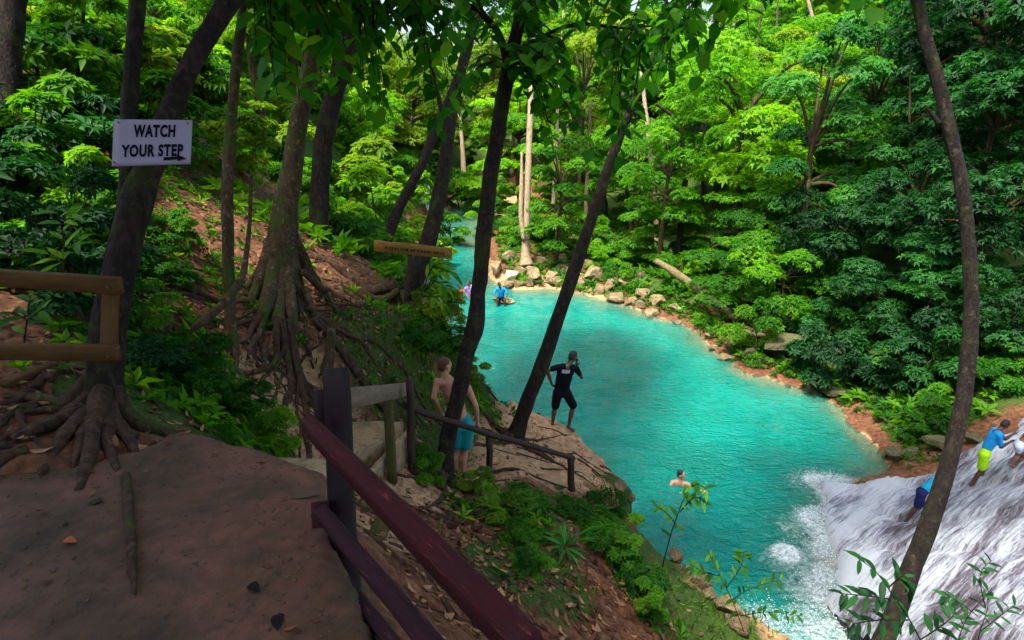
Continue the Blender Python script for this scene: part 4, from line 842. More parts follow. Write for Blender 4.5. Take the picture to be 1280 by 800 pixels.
# pale trunks on the far bank
tree_px('pale_tree', [(658, 332, 33.5, 19), (657, 315, 33.5, 13), (658, 270, 33.5, 11), (660, 220, 33.5, 10), (662, 160, 33.7, 9), (665, 100, 34, 8), (668, 40, 34.3, 7)], 'pale bare trunk standing on the boulders of the far shore', 'bark_pale', [(P(675, 30, 36), 1.2, 'leaf_bright', 2)], (), 8, extra=[[(655, 300, 33.3, 6), (651, 270, 33.3, 7), (652, 225, 33.3, 6), (652, 190, 33.3, 3)]])
tree_px('pale_tree', [(822, 320, 37, 8), (820, 270, 37, 8), (815, 220, 37, 8), (811, 170, 37, 7), (806, 130, 37, 6), (802, 90, 37, 5)], 'thin pale trunk rising behind the far bank left of the fallen log', 'bark_pale', None, (), 9)
tree_px('pale_tree', [(733, 310, 39, 7), (733, 250, 39, 7), (736, 190, 39, 6), (738, 130, 39, 5)], 'thin mossy trunk between the pale tree and the leaning tree', 'bark_brown', None, (), 10)
tree_px('dark_tree', [(848, 320, 32, 8), (852, 270, 32, 8), (857, 215, 32, 8), (853, 180, 32, 7), (845, 150, 32, 5), (820, 130, 32, 4)], 'thin dark crooked trunk behind the thin pale trunk', 'bark_dark', None, (), 11, extra=[[(857, 215, 32, 5), (872, 190, 32, 4), (885, 150, 32, 3)]])
tree_px('pale_tree', [(1040, 160, 48, 7), (1036, 110, 48, 7), (1030, 70, 48, 6), (1018, 30, 48, 5), (1008, -10, 48, 5), (1000, -60, 48, 4)], 'white bare trunk leaning high on the ridge at the top of the view', 'bark_pale', None, (), 12)
tree_px('dark_tree', [(8, 160, 9, 44), (6, 90, 9, 40), (12, 20, 9, 38), (20, -60, 9, 36), (30, -250, 9, 30)], 'dark trunk at the far left edge in the shaded undergrowth', 'bark_dark', [(P(60, -380, 9.5), 1.3, 'leaf_dark', 0)], (), 13)
tree_px('slim_tree', [(96, 150, 12, 6), (98, 80, 12, 6), (104, 20, 12, 5), (108, -60, 12, 5)], 'thin dark sapling trunk near the far left trunk', 'bark_dark', [(P(110, -160, 12.5), .6, 'leaf_mid', 2)], (), 14)
# slender trunks showing among the far trees
for k, (a, b0, b1_, d, w_) in enumerate([(690, 300, 120, 41, 6), (790, 300, 160, 40, 5), (880, 250, 60, 44, 6), (930, 230, 90, 42, 5), (962, 200, 60, 47, 6), (1045, 300, 190, 30, 5), (1095, 250, 60, 36, 5), (1135, 330, 150, 27, 5), (1245, 330, 90, 24, 6), (580, 220, 90, 62, 6), (640, 220, 80, 62, 5), (775, 200, 60, 50, 5)]):
    dx = rg.uniform(-14, 14); q_ = P(a, b0, d); tree_px('slender_tree', [(a, b0, d, w_ * 1.2), (a + dx * .3, (b0 * 2 + b1_) / 3, d, w_), (a + dx * .8, (b0 + 2 * b1_) / 3, d, w_ * .9), (a + dx, b1_, d, w_ * .7), (a + dx * 1.9, b1_ - 110, d, w_ * .15)], 'slender %s trunk %s' % (('pale', 'mossy brown', 'grey')[k % 3], where(q_)[0]), ('bark_pale' if a < 900 else 'bark_brown', 'bark_brown', 'bark_brown')[k % 3], None, (), 60 + k, extra=[[(a + dx * .8, (b0 + 2 * b1_) / 3, d, w_ * .4), (a + dx * .8 + 14, (b0 + 2 * b1_) / 3 - 25, d, w_ * .2)]], group='slender trunks among the far trees')
# fallen log
lg = root_of('fallen_log', hit(914, 398), 'pale fallen log lying down the far bank to the water', 'log')
a_ = P(820, 326, 27.9); c_ = P(920, 402, 25.9); a_.z = max(a_.z, hz(a_.x, a_.y) + .3); m_ = MB(); pp, rr = spline([(a_, .13), (a_.lerp(c_, .3) + Vector((0, 0, .12)), .17), (a_.lerp(c_, .65) + Vector((0, 0, .16)), .18), (c_ + Vector((0, 0, .1)), .13)], 6); m_.tube(pp, rr, 12, rough=.12); part(m_, 'log', M['log'], lg)
# unseen trees added behind and left of the camera to shade the path
for k, (x, y, sc) in enumerate([(-3.5, -3.2, 1.5), (1.8, -4.2, 1.6), (-7, -.5, 1.5), (-6, -6, 1.7), (4.5, -2.5, 1.3), (-1, -7.5, 1.8), (-4.4, .2, 1.5), (-15, 1.0, 1.6)]):
    plant('added_shade_tree', VAR[(k * 2) % 6], (x, y, hz(x, y)), sc, 'leaf_dark', ['broad unseen tree added for shade behind the viewer', 'tall unseen tree added for shade behind the railing', 'unseen tree added for shade on the bank left of the fence', 'far unseen tree added for shade behind the left bank', 'small unseen tree added for shade right of the railing', 'largest unseen tree added for shade behind the viewer', 'unseen tree added for shade close behind the plank railing', 'big unseen tree added for shade farther up the left slope'][k], 'tree', None, sz=1.5)

# ------------------------------------------------------------------ boulders
def boulder_mesh(seed, n=3):
    import bmesh
    bm = bmesh.new(); bmesh.ops.create_icosphere(bm, subdivisions=n, radius=1); me = bpy.data.meshes.new('boulder'); bm.to_mesh(me); bm.free()
    V = np.zeros(len(me.vertices) * 3, np.float32); me.vertices.foreach_get('co', V); V = V.reshape(-1, 3)
    rg_ = np.random.default_rng(seed)
    V = V * (1 + .35 * fbm(V[:, 0] * .9 + seed * 3, V[:, 1] * .9 + V[:, 2] * 1.3, 2))[:, None]
    for _ in range(20):   # planar cuts give facets
        nn = nrm(rg_.normal(0, 1, 3)); dd = rg_.uniform(.36, .72); s_ = V @ nn - dd; V = V - np.clip(s_, 0, None)[:, None] * nn * .98
    V = V * (1 + .12 * fbm(V[:, 0] * 1.7 + seed, V[:, 1] * 1.7 + V[:, 2] * 2.1, 4))[:, None]
    me.vertices.foreach_set('co', V.ravel().astype(np.float32)); me.polygons.foreach_set('use_smooth', np.zeros(len(me.polygons), bool)); me.update(); return me
BM = [boulder_mesh(k) for k in range(5)]
def boulder(px, py, wpx, hf, mat, label, group='boulders along the far shore', p=None, k=None):
    p = hit(px, py) if p is None else p; d = proj(p)[2]; r = wpx * .5 * d / F; o = link('boulder', BM[(int(px) * 7) % 5 if k is None else k]); omat(o, M[mat])
    o.location = (p.x, p.y, p.z + r * hf * .35); o.scale = (r, r * .8, r * hf); o.rotation_euler = (0, 0, (px * 1.7) % 6.28); return tag(o, label, 'boulder', group)
boulder(640, 352, 40, .75, 'rock_pale', 'large pale boulder behind the bather in blue')
boulder(546, 386, 34, .7, 'rock_pale', 'pale mossy boulder at the left shore below the lettered board', None, p=P(546, 388, 25) * 1.0)
BL = [(620, 340, 26, .9), (668, 350, 34, .6), (690, 352, 30, .6), (676, 335, 30, .6), (706, 343, 30, .55), (722, 356, 34, .5), (745, 352, 40, .6), (765, 362, 30, .6), (770, 377, 38, .4), (784, 360, 26, .6), (803, 372, 30, .55), (735, 335, 26, .6), (655, 340, 22, .7), (700, 330, 26, .6), (820, 382, 28, .6), (842, 390, 26, .6), (862, 402, 24, .6),
      (800, 352, 22, .7), (634, 327, 26, .7), (880, 418, 24, .6), (900, 432, 28, .6), (935, 448, 34, .6), (960, 462, 36, .5), (1000, 474, 40, .5), (1040, 492, 44, .4), (1080, 515, 44, .45), (1104, 545, 44, .5), (1118, 575, 50, .4), (920, 440, 30, .7)]
for k, (a, b_, w_, h_) in enumerate(BL):
    if a > 835 and k % 3: continue
    x = 'behind the blue bather' if a < 660 else 'at the foot of the pale trunk' if a < 715 else 'left of the fallen log' if a < 830 else 'under the fallen log' if a < 910 else 'below the dark hollow' if a < 1050 else 'beside the cascade'
    boulder(a, b_, w_ * (1.25 if a < 830 else 1.1), h_ * 1.1, 'rock' if a < 900 else 'rock_dark', f"{'rounded tan' if a < 900 else 'dark wet'} boulder {x}", k=k % 5)
rgb = random.Random(77)
SH = [(616, 350), (640, 362), (700, 364), (764, 377), (800, 388), (850, 404), (882, 432), (920, 460), (960, 474), (1012, 492), (1062, 520), (1104, 556), (1112, 592)]
for k in range(64):
    i = rgb.randrange(len(SH) - 1); t_ = rgb.random(); A_, B_ = Z(*SH[i], 0), Z(*SH[i + 1], 0); q = A_.lerp(B_, t_); o_ = abs(rgb.gauss(0, .8)); nv = Vector((B_.y - A_.y, -(B_.x - A_.x), 0)).normalized() * -1
    q = q + nv * (o_ + (0 if i < 4 else -.1)); q.z = hz(q.x, q.y); pr_ = proj(q); dd_ = pr_[2]; rw = abs(rgb.gauss(.25, .16)) + .12
    if q.z < -.15 or (pr_[0] > 840 and k % 2): continue
    rw *= .7 if pr_[0] > 840 else 1
    x = 'behind the blue bather' if pr_[0] < 660 else 'at the foot of the pale trunk' if pr_[0] < 715 else 'left of the fallen log' if pr_[0] < 830 else 'under the fallen log' if pr_[0] < 910 else 'below the dark hollow' if pr_[0] < 1050 else 'beside the cascade'
    boulder(pr_[0], pr_[1], rw * 2 * F / dd_, rgb.uniform(.5, .9), 'rock' if pr_[0] < 930 else 'rock_dark', f"{('small broken', 'tiny angular', 'small flat')[k % 3]} shore rock {x}", 'small rocks along the far shore', p=q, k=k % 5)
# dark overhanging rocks of the hollow
for (a, b_, d, w_, h_) in [(985, 432, 22.5, 90, .35), (935, 425, 24, 60, .45), (1050, 440, 21.5, 70, .5), (1180, 560, 15.6, 60, .5), (1215, 552, 15.2, 40, .6), (1240, 530, 16, 50, .5)]:
    p = P(a, b_, d); o = boulder(a, b_, w_, h_, 'rock_dark', f"{'broad mossy overhanging rock above the pool' if a < 1100 else 'dark brown rock at the head of the cascade'}", 'dark rocks of the right bank', p=p)
# rocks in the stairs bank and lower cliff edge
for k, (a, b_, w_) in enumerate([(905, 765, 50), (872, 730, 42), (845, 703, 40), (925, 790, 48), (800, 652, 36), (775, 612, 34), (818, 674, 36), (832, 690, 26), (858, 716, 28), (888, 748, 34), (788, 632, 26), (912, 782, 30)]):
    boulder(a, b_, w_, .8, 'rock', 'tan boulder set in the edge of the near bank above the pool', 'boulders on the near bank edge', k=k % 5)
boulder(628, 378, 40, .25, 'rock', 'low flat brown rock the blue bather sits on', None, p=Z(628, 377, .02))

# ------------------------------------------------------------------ railings, boards, signs
# yellow-brown plank railing at the left of the path
fr = root_of('plank_railing', hit(140, 560), 'tan plank railing entering from the left in front of the sign tree', 'railing')
dF = 3.42
m_ = MB(); m_.beam(P(-260, 331, dF + .05), P(151, 357, dF), .045, .098, wob=.02); part(m_, 'rail', M['wood_tan'], fr, False)
m_ = MB(); m_.beam(P(-260, 436, dF + .05), P(148, 441, dF), .045, .096, wob=.02); part(m_, 'rail', M['wood_tan'], fr, False)
m_ = MB(); m_.beam(P(139, 346, dF + .05), P(136, 452, dF + .05), .05, .08, up=Vector((1, 0, 0)), wob=.02); part(m_, 'post', M['wood_tan'], fr, False)
q0 = P(-230, 300, dF + .08); m_ = MB(); m_.beam(q0, (q0.x, q0.y, hz(q0.x, q0.y) - .2), .08, .08, up=Vector((1, 0, 0))); part(m_, 'post', M['wood_tan'], fr, False)
m_ = MB(); m_.beam(P(6, 480, 3.75), P(66, 457, 4.1), .09, .05, wob=.03); tag(link('loose_plank', m_.mesh('loose_plank', False), M['wood_tan']), 'loose tan plank lying on the ground under the plank railing', 'plank')

# dark red railing along the right edge of the path
rr_ = root_of('red_railing', hit(432, 752), 'dark red painted wooden railing running down the right edge of the path', 'railing')
pt, pb = P(419, 460, 2.62), P(436, 775, 2.58)
m_ = MB(); m_.tube([pt.lerp(pb, k / 8) + Vector((.004 * math.sin(k), 0, 0)) for k in range(9)], [.057, .058, .056, .058, .056, .057, .055, .056, .056], 14, rough=.03); part(m_, 'post', M['post_dark'], rr_)
m_ = MB(); m_.tube([P(401, 487, 2.72), P(403, 515, 2.72), P(404, 560, 2.72)], [.035, .036, .035], 10); part(m_, 'post', M['post_dark'], rr_)
for (a, b_, w_, h_, mt) in [((388, 533, 2.50), (668, 822, 1.15), .062, .098, 'rail_red'), ((403, 642, 2.47), (562, 832, 1.55), .055, .075, 'rail_purple'), ((422, 717, 2.62), (505, 822, 1.95), .05, .065, 'rail_purple')]:
    m_ = MB(); m_.beam(P(*a), P(*b_), w_, h_, up=Vector((-.25, -.15, 1)), bev=.008, wob=.03, seg=24); part(m_, 'rail', M[mt], rr_, False)
m_ = MB(); m_.beam(P(400, 627, 2.52), P(401, 659, 2.50), .07, .06, up=Vector((1, 0, 0)), bev=.012); part(m_, 'block', M['rail_red'], rr_, False)
m_ = MB(); m_.beam(P(486, 640, 4.3), P(455, 700, 4.1), .12, .06, wob=.02); part(m_, 'brace', M['wood_green'], rr_, False)

M['steel'] = simple('rusty_steel', (.10, .06, .045), .5, .5, .5, 60)
for (a, b_, d) in [(412, 548, 2.43), (424, 566, 2.40), (411, 652, 2.42), (420, 667, 2.38), (430, 728, 2.5)]:
    c = P(a, b_, d); m_ = MB(); m_.tube([c + Vector((0, .012, 0)), c, c - Vector((0, .008, 0))], [.011, .012, .007], 8); part(m_, 'bolt', M['steel'], rr_)
for (a, b_) in [(146, 351), (134, 360), (145, 436), (134, 446)]:
    c = P(a, b_, dF - .02); m_ = MB(); m_.tube([c + Vector((0, .03, 0)), c, c - Vector((0, .003, 0))], [.006, .007, .004], 8); part(m_, 'nail', M['steel'], fr)
# weathered board and posts beside the landing
gr = root_of('landing_railing', hit(492, 600), 'weathered grey board on a mossy post beside the stair landing', 'railing')
m_ = MB(); m_.beam(P(424, 500, 4.5), P(513, 486, 7.75), .05, .165, bev=.006, wob=.02, seg=12); part(m_, 'rail', M['wood_grey'], gr, False)
def post(px, py0, py1, w_, mat, parent, name='post', y=None):
    g = hit(px + 2, py1); top = PYW(px, py0, g.y); g.z -= .15; m_ = MB(); d = proj(g)[2]; m_.tube([g.lerp(top, k / 5) + Vector((.008 * math.sin(k * 2.), 0, 0)) for k in range(6)], [w_ * .5 * d / F * (1.05 - .02 * k) for k in range(6)], 10, rough=.06, seed=px); part(m_, name, M[mat], parent); return top
g = P(491, 604, 6.7); m_ = MB(); m_.beam(g, P(484, 484, 6.55), .10, .09, up=Vector((1, 0, 0)), wob=.03); part(m_, 'post', M['wood_green'], gr, False)
# round pole railing along the ledge
pr = root_of('pole_railing', hit(611, 608), 'dark round pole railing on the ledge passing behind the crooked tree', 'railing')
g = hit(512, 590); t1 = post(512, 474, 590, 9, 'wood_brown', pr); t2 = post(611, 547, 609, 8, 'wood_brown', pr); t3 = post(713, 572, 613, 9, 'wood_brown', pr)
y1, y2, y3 = t1.y, t2.y, t3.y; ln = [PYW(505, 505, y1 + .06), PYW(516, 511, y1 + .05), PYW(553, 524, y1 * .55 + y2 * .45), PYW(580, 532, (y1 + 3 * y2) / 4), PYW(612, 543, y2 + .0), PYW(660, 556, (y2 + y3) / 2), PYW(717, 573, y3)]
pp, rq = spline([(q, .040) for q in ln], 4); m_ = MB(); m_.tube(pp, rq, 10, rough=.08); part(m_, 'rail', M['wood_brown'], pr)

# warning sign
sg = root_of('warning_sign', P(190, 178, 3.50), 'white sign reading WATCH YOUR STEP with an arrow, nailed to the forked tree', 'sign')
tl, tr_, br, bl = P(142.5, 149, 3.49), P(239.5, 150, 3.50), P(237, 204.5, 3.45), P(139.5, 207.5, 3.44)
nrmv = (tr_ - tl).cross(bl - tl).normalized(); nrmv = nrmv if nrmv.y < 0 else -nrmv
V = []; nn = 10
for s__ in (0, .012):
    for j in range(nn + 1):
        for i in range(nn + 1):
            p = tl.lerp(tr_, i / nn).lerp(bl.lerp(br, i / nn), j / nn) - nrmv * s__; V.append(tuple(p))
K = (nn + 1) ** 2; Q = []
for j in range(nn):
    for i in range(nn):
        a = j * (nn + 1) + i; Q.append((a, a + nn + 1, a + nn + 2, a + 1)); Q.append((K + a, K + a + 1, K + a + nn + 2, K + a + nn + 1))
for i in range(nn):
    for (a, b_) in ((i, i + 1), (nn * (nn + 1) + i + 1, nn * (nn + 1) + i), ((i + 1) * (nn + 1), i * (nn + 1)), (i * (nn + 1) + nn, (i + 1) * (nn + 1) + nn)): Q.append((a, b_, K + b_, K + a))
attach(link('board', mesh_np('board', V, np.array(Q)), M['sign_white']), sg)
def sign_pt(px, py, off=.003):
    i = (px - 141) / 97.5; j = (py - 150) / 56; return tl.lerp(tr_, i).lerp(bl.lerp(br, i), j) + nrmv * off
def text_on(txt, x0, x1, y0, y1, name, parent, mat, pf, bold=.05):
    cu = bpy.data.curves.new(name, 'FONT'); cu.body = txt; cu.size = 1; cu.offset = bold; cu.resolution_u = 3; cu.space_character = 1.12
    o = bpy.data.objects.new('t', cu); col.objects.link(o); bpy.context.view_layer.update()
    me = bpy.data.meshes.new_from_object(o.evaluated_get(bpy.context.evaluated_depsgraph_get())); bpy.data.objects.remove(o)
    n = len(me.vertices); V = np.zeros(n * 3, np.float32); me.vertices.foreach_get('co', V); V = V.reshape(-1, 3); lo, hi = V.min(0), V.max(0)
    W = [tuple(pf(x0 + (v[0] - lo[0]) / (hi[0] - lo[0]) * (x1 - x0), y1 - (v[1] - lo[1]) / (hi[1] - lo[1]) * (y1 - y0))) for v in V]
    me.vertices.foreach_set('co', np.array(W, np.float32).ravel()); me.materials.clear(); me.update(); me.name = name; attach(link(name, me, mat), parent)
text_on('WATCH', 166.5, 219, 156.5, 172.5, 'lettering', sg, M['ink'], sign_pt, .045); text_on('YOUR STEP', 152.5, 230, 181, 196.5, 'lettering', sg, M['ink'], sign_pt, .045)
ar = [(206, 197.5), (223, 197), (222, 194.5), (235, 199.3), (224, 203), (224, 200.6), (206, 201.4)]
attach(link('arrow', mesh_np('arrow', [tuple(sign_pt(a, b_, .005)) for a, b_ in ar], [np.array([list(range(7))])]), M['ink']), sg)
for (a, b_) in [(147, 154), (234, 154.5), (233, 200), (144, 202)]:
    c = sign_pt(a, b_, .004); m_ = MB(); m_.tube([c - nrmv * .01, c, c + nrmv * .003], [.005, .0055, .003], 8); part(m_, 'nail', M['steel'], sg)
# long board on a short post, left bank
bs = root_of('lettered_board', hit(510, 372), 'long brown wooden board with faded lettering on a short post', 'sign'); dB = 10.6
m_ = MB(); m_.beam(P(468, 307, dB), P(565, 317, dB), .05, .19, wob=.02); part(m_, 'board', M['wood_yellow'], bs, False)
m_ = MB(); m_.beam(P(513, 318, dB + .06), P(508, 376, dB + .06), .07, .07, up=Vector((1, 0, 0))); part(m_, 'post', M['wood_brown'], bs, False)
m_ = MB(); rg = random.Random(4)
for row in (0, 1):
    x = 481
    while x < 556:
        w_ = rg.uniform(1.4, 3.2); yy = 301.6 + row * 6.5 + (x - 468) * .103; a = P(x, yy, dB - .03); b_ = P(x + w_, yy + .1, dB - .03)
        m_.beam(a, b_, .008, .045 * rg.uniform(.6, 1)); x += w_ + rg.uniform(1, 3)
part(m_, 'faded_lettering', M['wood_brown'], bs, False)

# ------------------------------------------------------------------ people
import bmesh
def remesh(mb, name, vox, it=3):
    me = mb.mesh(name); o = bpy.data.objects.new('tmp', me); col.objects.link(o)
    r = o.modifiers.new('r', 'REMESH'); r.mode = 'VOXEL'; r.voxel_size = vox; r.use_smooth_shade = True
    s_ = o.modifiers.new('s', 'SMOOTH'); s_.factor = .5; s_.iterations = it
    dg = bpy.context.evaluated_depsgraph_get(); dg.update(); out = bpy.data.meshes.new_from_object(o.evaluated_get(dg)); out.name = name
    bpy.data.objects.remove(o); out.polygons.foreach_set('use_smooth', np.ones(len(out.polygons), bool)); return out
def hand(mb, wrist, direction, palmn, s=1.0):
    d = Vector(direction).normalized(); n_ = Vector(palmn); n_ = (n_ - d * n_.dot(d)).normalized(); sd = d.cross(n_)
    mb.caps(wrist, .026 * s, wrist + d * .075 * s, .034 * s, 10, .6)
    for k, (o_, L) in enumerate([(-.03, .07), (-.01, .08), (.01, .075), (.03, .06)]):
        a = wrist + d * .085 * s + sd * o_ * s; b_ = a + d * L * .5 * s + n_ * .008 * s; c_ = b_ + (d * .8 + n_ * .6).normalized() * L * .5 * s
        mb.caps(a, .0105 * s, b_, .0095 * s, 8); mb.caps(b_, .0095 * s, c_, .008 * s, 8)
    a = wrist + d * .03 * s - sd * .03 * s; b_ = a + (d * .6 - sd * .6 + n_ * .3).normalized() * .045 * s; mb.caps(a, .013 * s, b_, .011 * s, 8); mb.caps(b_, .011 * s, b_ + (d * .9 + n_ * .4).normalized() * .03 * s, .009 * s, 8)
def person(J, face, skin, hair, label, vox=.012, s=1.0, shoes=False, feetdir=None, gaze=None, group=None, submerged=False):
    f = Vector(face).normalized(); base = J.get('anR', J.get('hip')).copy()
    e = empty('person', base, label, 'person', group); mb = MB()
    up = (J['head'] - J['neck']).normalized(); side = f.cross(up).normalized(); ff = up.cross(side) * -1
    ff = side.cross(up) * -1 if side.cross(up).dot(f) < 0 else side.cross(up)
    rot = Matrix((side, ff, up)).transposed()
    H = J['head']; mb.ell(H + up * .02 * s, (.076 * s, .094 * s, .10 * s), 16, 11, rot); mb.ell(H - up * .045 * s + ff * .025 * s, (.058 * s, .066 * s, .07 * s), 12, 9, rot)
    mb.caps(H + ff * .09 * s + up * .01 * s, .012 * s, H + ff * .108 * s - up * .018 * s, .015 * s, 8)
    for q in (-1, 1): mb.ell(H + side * q * .079 * s - up * .005 * s, (.012 * s, .02 * s, .032 * s), 8, 6, rot); mb.ell(H + side * q * .032 * s + ff * .082 * s + up * .025 * s, (.016 * s, .012 * s, .012 * s), 8, 6, rot)
    mb.caps(H - side * .018 * s + ff * .083 * s - up * .05 * s, .008 * s, H + side * .018 * s + ff * .083 * s - up * .05 * s, .008 * s, 8)
    mb.caps(H - up * .07 * s - ff * .01 * s, .052 * s, J['neck'] - up * .03, .058 * s, 12)
    sm = (J['shL'] + J['shR']) * .5; mb.caps(J['shL'].lerp(sm, .12), .058 * s, J['shR'].lerp(sm, .12), .058 * s, 14); mb.caps(J['neck'], .06 * s, sm, .085 * s, 14)
    if 'waist' in J:
        W = J['waist']; ax = (J['shR'] - J['shL']).normalized()
        c1 = sm.lerp(W, .35); mb.caps(c1 - ax * .085 * s, .092 * s, c1 + ax * .085 * s, .092 * s, 16); mb.caps(sm - ax * .08 * s, .08 * s, c1 - ax * .07 * s, .092 * s, 14); mb.caps(sm + ax * .08 * s, .08 * s, c1 + ax * .07 * s, .092 * s, 14)
        mb.caps(c1 - ax * .06 * s, .09 * s, W - ax * .05 * s, .082 * s, 14); mb.caps(c1 + ax * .06 * s, .09 * s, W + ax * .05 * s, .082 * s, 14)
        hx = (J['hipR'] - J['hipL']).normalized(); mb.caps(W - ax * .05 * s, .082 * s, J['hipL'] + hx * .03 * s, .092 * s, 14); mb.caps(W + ax * .05 * s, .082 * s, J['hipR'] - hx * .03 * s, .092 * s, 14); mb.caps(J['hipL'], .09 * s, J['hipR'], .09 * s, 14)
    for q in 'LR':
        if 'el' + q in J:
            mb.caps(J['sh' + q], .052 * s, J['sh' + q].lerp(J['el' + q], .4), .046 * s); mb.caps(J['sh' + q].lerp(J['el' + q], .4), .046 * s, J['el' + q], .036 * s); mb.caps(J['el' + q], .038 * s, J['el' + q].lerp(J['ha' + q], .35), .038 * s); mb.caps(J['el' + q].lerp(J['ha' + q], .35), .038 * s, J['ha' + q], .025 * s)
            hand(mb, J['ha' + q], J.get('hd' + q, J['ha' + q] - J['el' + q]), f, s)
        if 'kn' + q in J:
            mb.caps(J['hip' + q], .085 * s, J['hip' + q].lerp(J['kn' + q], .5), .07 * s); mb.caps(J['hip' + q].lerp(J['kn' + q], .5), .07 * s, J['kn' + q], .052 * s)
            cm_ = J['kn' + q].lerp(J['an' + q], .33) - ff * .015; mb.caps(J['kn' + q], .05 * s, cm_, .056 * s); mb.caps(cm_, .056 * s, J['an' + q], .034 * s)
            a = J['an' + q] - Vector((0, 0, .04 * s)); t = J['ft' + q]; hl = a - (t - a).normalized() * .04 * s
            if not shoes:
                mb.caps(hl, .034 * s, a.lerp(t, .5), .034 * s, 12, .8); tn = (t - a).normalized(); ts = tn.cross(Vector((0, 0, 1))).normalized(); mb.caps(a.lerp(t, .3), .034 * s, a.lerp(t, .8), .036 * s, 12, .7)
                for k in range(5): mb.caps(a.lerp(t, .8) + ts * (.016 * (k - 2)) * s, .012 * s, t + ts * (.018 * (k - 2)) * s - tn * .006 * abs(k - 1), .010 * s, 8)
            else:
                mb.caps(hl, .03 * s, t, .03 * s, 10)
    body = remesh(mb, 'body', vox, 2); attach(link('body', body, M[skin]), e)
    if shoes:
        for q in 'LR':
            a = J['an' + q] - Vector((0, 0, .045 * s)); t = J['ft' + q]; d_ = (t - a).normalized(); m2 = MB(); m2.caps(a - d_ * .05, .044, a.lerp(t, .5), .044, 14, .8); m2.caps(a.lerp(t, .3), .046, t, .038, 14, .75); m2.caps(a, .043, a + Vector((0, 0, .04)), .04, 12)
            attach(link('shoe', remesh(m2, 'shoe', .010), M['shoe']), e)
    if hair:
        m2 = MB(); m2.ell(H + up * .037 * s - ff * .014 * s, (.081 * s, .094 * s, .092 * s), 16, 10, rot); m2.ell(H - ff * .045 * s - up * .01 * s, (.07 * s, .06 * s, .075 * s), 12, 9, rot)
        attach(link('hair', remesh(m2, 'hair', .012, 1), M[hair]), e)
    return e
def cloth(e, name, segs, mat, vox=.014):
    mb = MB()
    for (a, ra, b_, rb) in segs: mb.caps(a, ra, b_, rb, 16)
    me = remesh(mb, name, vox, 2)
    return attach(link(name, me, M[mat]), e)
def shorts(e, J, mat, length=.85, s=1.0, flare=1.0):
    hx = (J['hipR'] - J['hipL']).normalized(); W = J['waist'].lerp((J['hipL'] + J['hipR']) * .5, .45)
    sg_ = [(J['hipL'], .105 * s, J['hipR'], .105 * s), (W - hx * .06 * s, .092 * s, J['hipL'] + hx * .02 * s, .105 * s), (W + hx * .06 * s, .092 * s, J['hipR'] - hx * .02 * s, .105 * s)]
    for q in 'LR':
        if 'kn' + q in J: sg_.append((J['hip' + q], .104 * s, J['hip' + q].lerp(J['kn' + q], length - .12), .088 * s * flare))
    return cloth(e, 'shorts', sg_, mat)
def shirt(e, J, mat, s=1.0, sleeve=.45):
    sm = (J['shL'] + J['shR']) * .5; ax = (J['shR'] - J['shL']).normalized(); W = J['waist']; c1 = sm.lerp(W, .35); hp = (J['hipL'] + J['hipR']) * .5; hx = (J['hipR'] - J['hipL']).normalized(); W2 = W.lerp(hp, .35)
    sg_ = [(J['shL'].lerp(sm, .1), .068 * s, J['shR'].lerp(sm, .1), .068 * s), (sm - ax * .08 * s, .09 * s, c1 - ax * .075 * s, .103 * s), (sm + ax * .08 * s, .09 * s, c1 + ax * .075 * s, .103 * s), (c1 - ax * .07 * s, .10 * s, W2 - hx * .06 * s, .098 * s), (c1 + ax * .07 * s, .10 * s, W2 + hx * .06 * s, .098 * s), (c1, .103 * s, W2, .1 * s)]
    for q in 'LR':
        if 'el' + q in J: sg_.append((J['sh' + q], .062 * s, J['sh' + q].lerp(J['el' + q], sleeve), .056 * s))
    return cloth(e, 'shirt', sg_, mat)
def JJ(y0, d):
    """joints: (px, py, dy) at world depth y0 + dy"""
    return {k: PYW(v[0], v[1], y0 + v[2]) for k, v in d.items()}
# man in teal shorts
g = hit(580, 597); y0 = g.y
J = JJ(y0, dict(head=(556, 457, .05), neck=(556, 470, .02), shL=(546.5, 477, -.05), shR=(585, 485, .05), elL=(542, 497, -.14), haL=(550, 513, .04), elR=(595, 507, .02), haR=(597, 526, .10), waist=(571, 512, 0), hipL=(571, 533, -.02), hipR=(585, 533, .02),
      knL=(571, 564, .03), anL=(569, 588, 0), ftL=(575, 594, .12), knR=(581, 565, .02), anR=(579, 590, 0), ftR=(591, 593, .10)))
e = person(J, (.8, .55, -.35), 'skin_light', 'hair_brown', 'shirtless man in teal swim shorts and dark shoes standing behind the crooked tree', .009, 1.0, True)
shorts(e, J, 'teal_cloth', .80, 1.0, 1.12)
# man in black at the ledge
g = hit(706, 538); y0 = g.y
J = JJ(y0, dict(head=(716, 446, .08), neck=(712, 455, .03), shL=(697, 459, -.02), shR=(720, 460, .02), elL=(684, 463, -.05), haL=(690, 481, -.02), elR=(727, 472, .10), haR=(721, 457, .17), waist=(703, 477, 0), hipL=(697, 491, 0), hipR=(708, 491, .02),
      knL=(694, 509, .05), anL=(691, 528, 0), ftL=(695, 533, .12), knR=(717, 508, .04), anR=(711, 532, -.05), ftR=(718, 539, .02)))
J['hdL'] = Vector((.5, .2, -.4)); J['hdR'] = Vector((-.1, .1, 1))
e = person(J, (.75, .65, -.1), 'skin_dark', 'hair', 'man in black shirt and long black shorts on the ledge, hand raised to his face', .009, .97)
shorts(e, J, 'black_cloth', 1.02, .97, 1.0); shirt(e, J, 'black_cloth', .97, .55)
c = J['shL'].lerp(J['shR'], .42).lerp(J['waist'], .12); ax = (J['shR'] - J['shL']).normalized(); dn = (J['waist'] - c).normalized(); nn_ = ax.cross(dn); nn_ = nn_ if nn_.y < 0 else -nn_
V = []; 
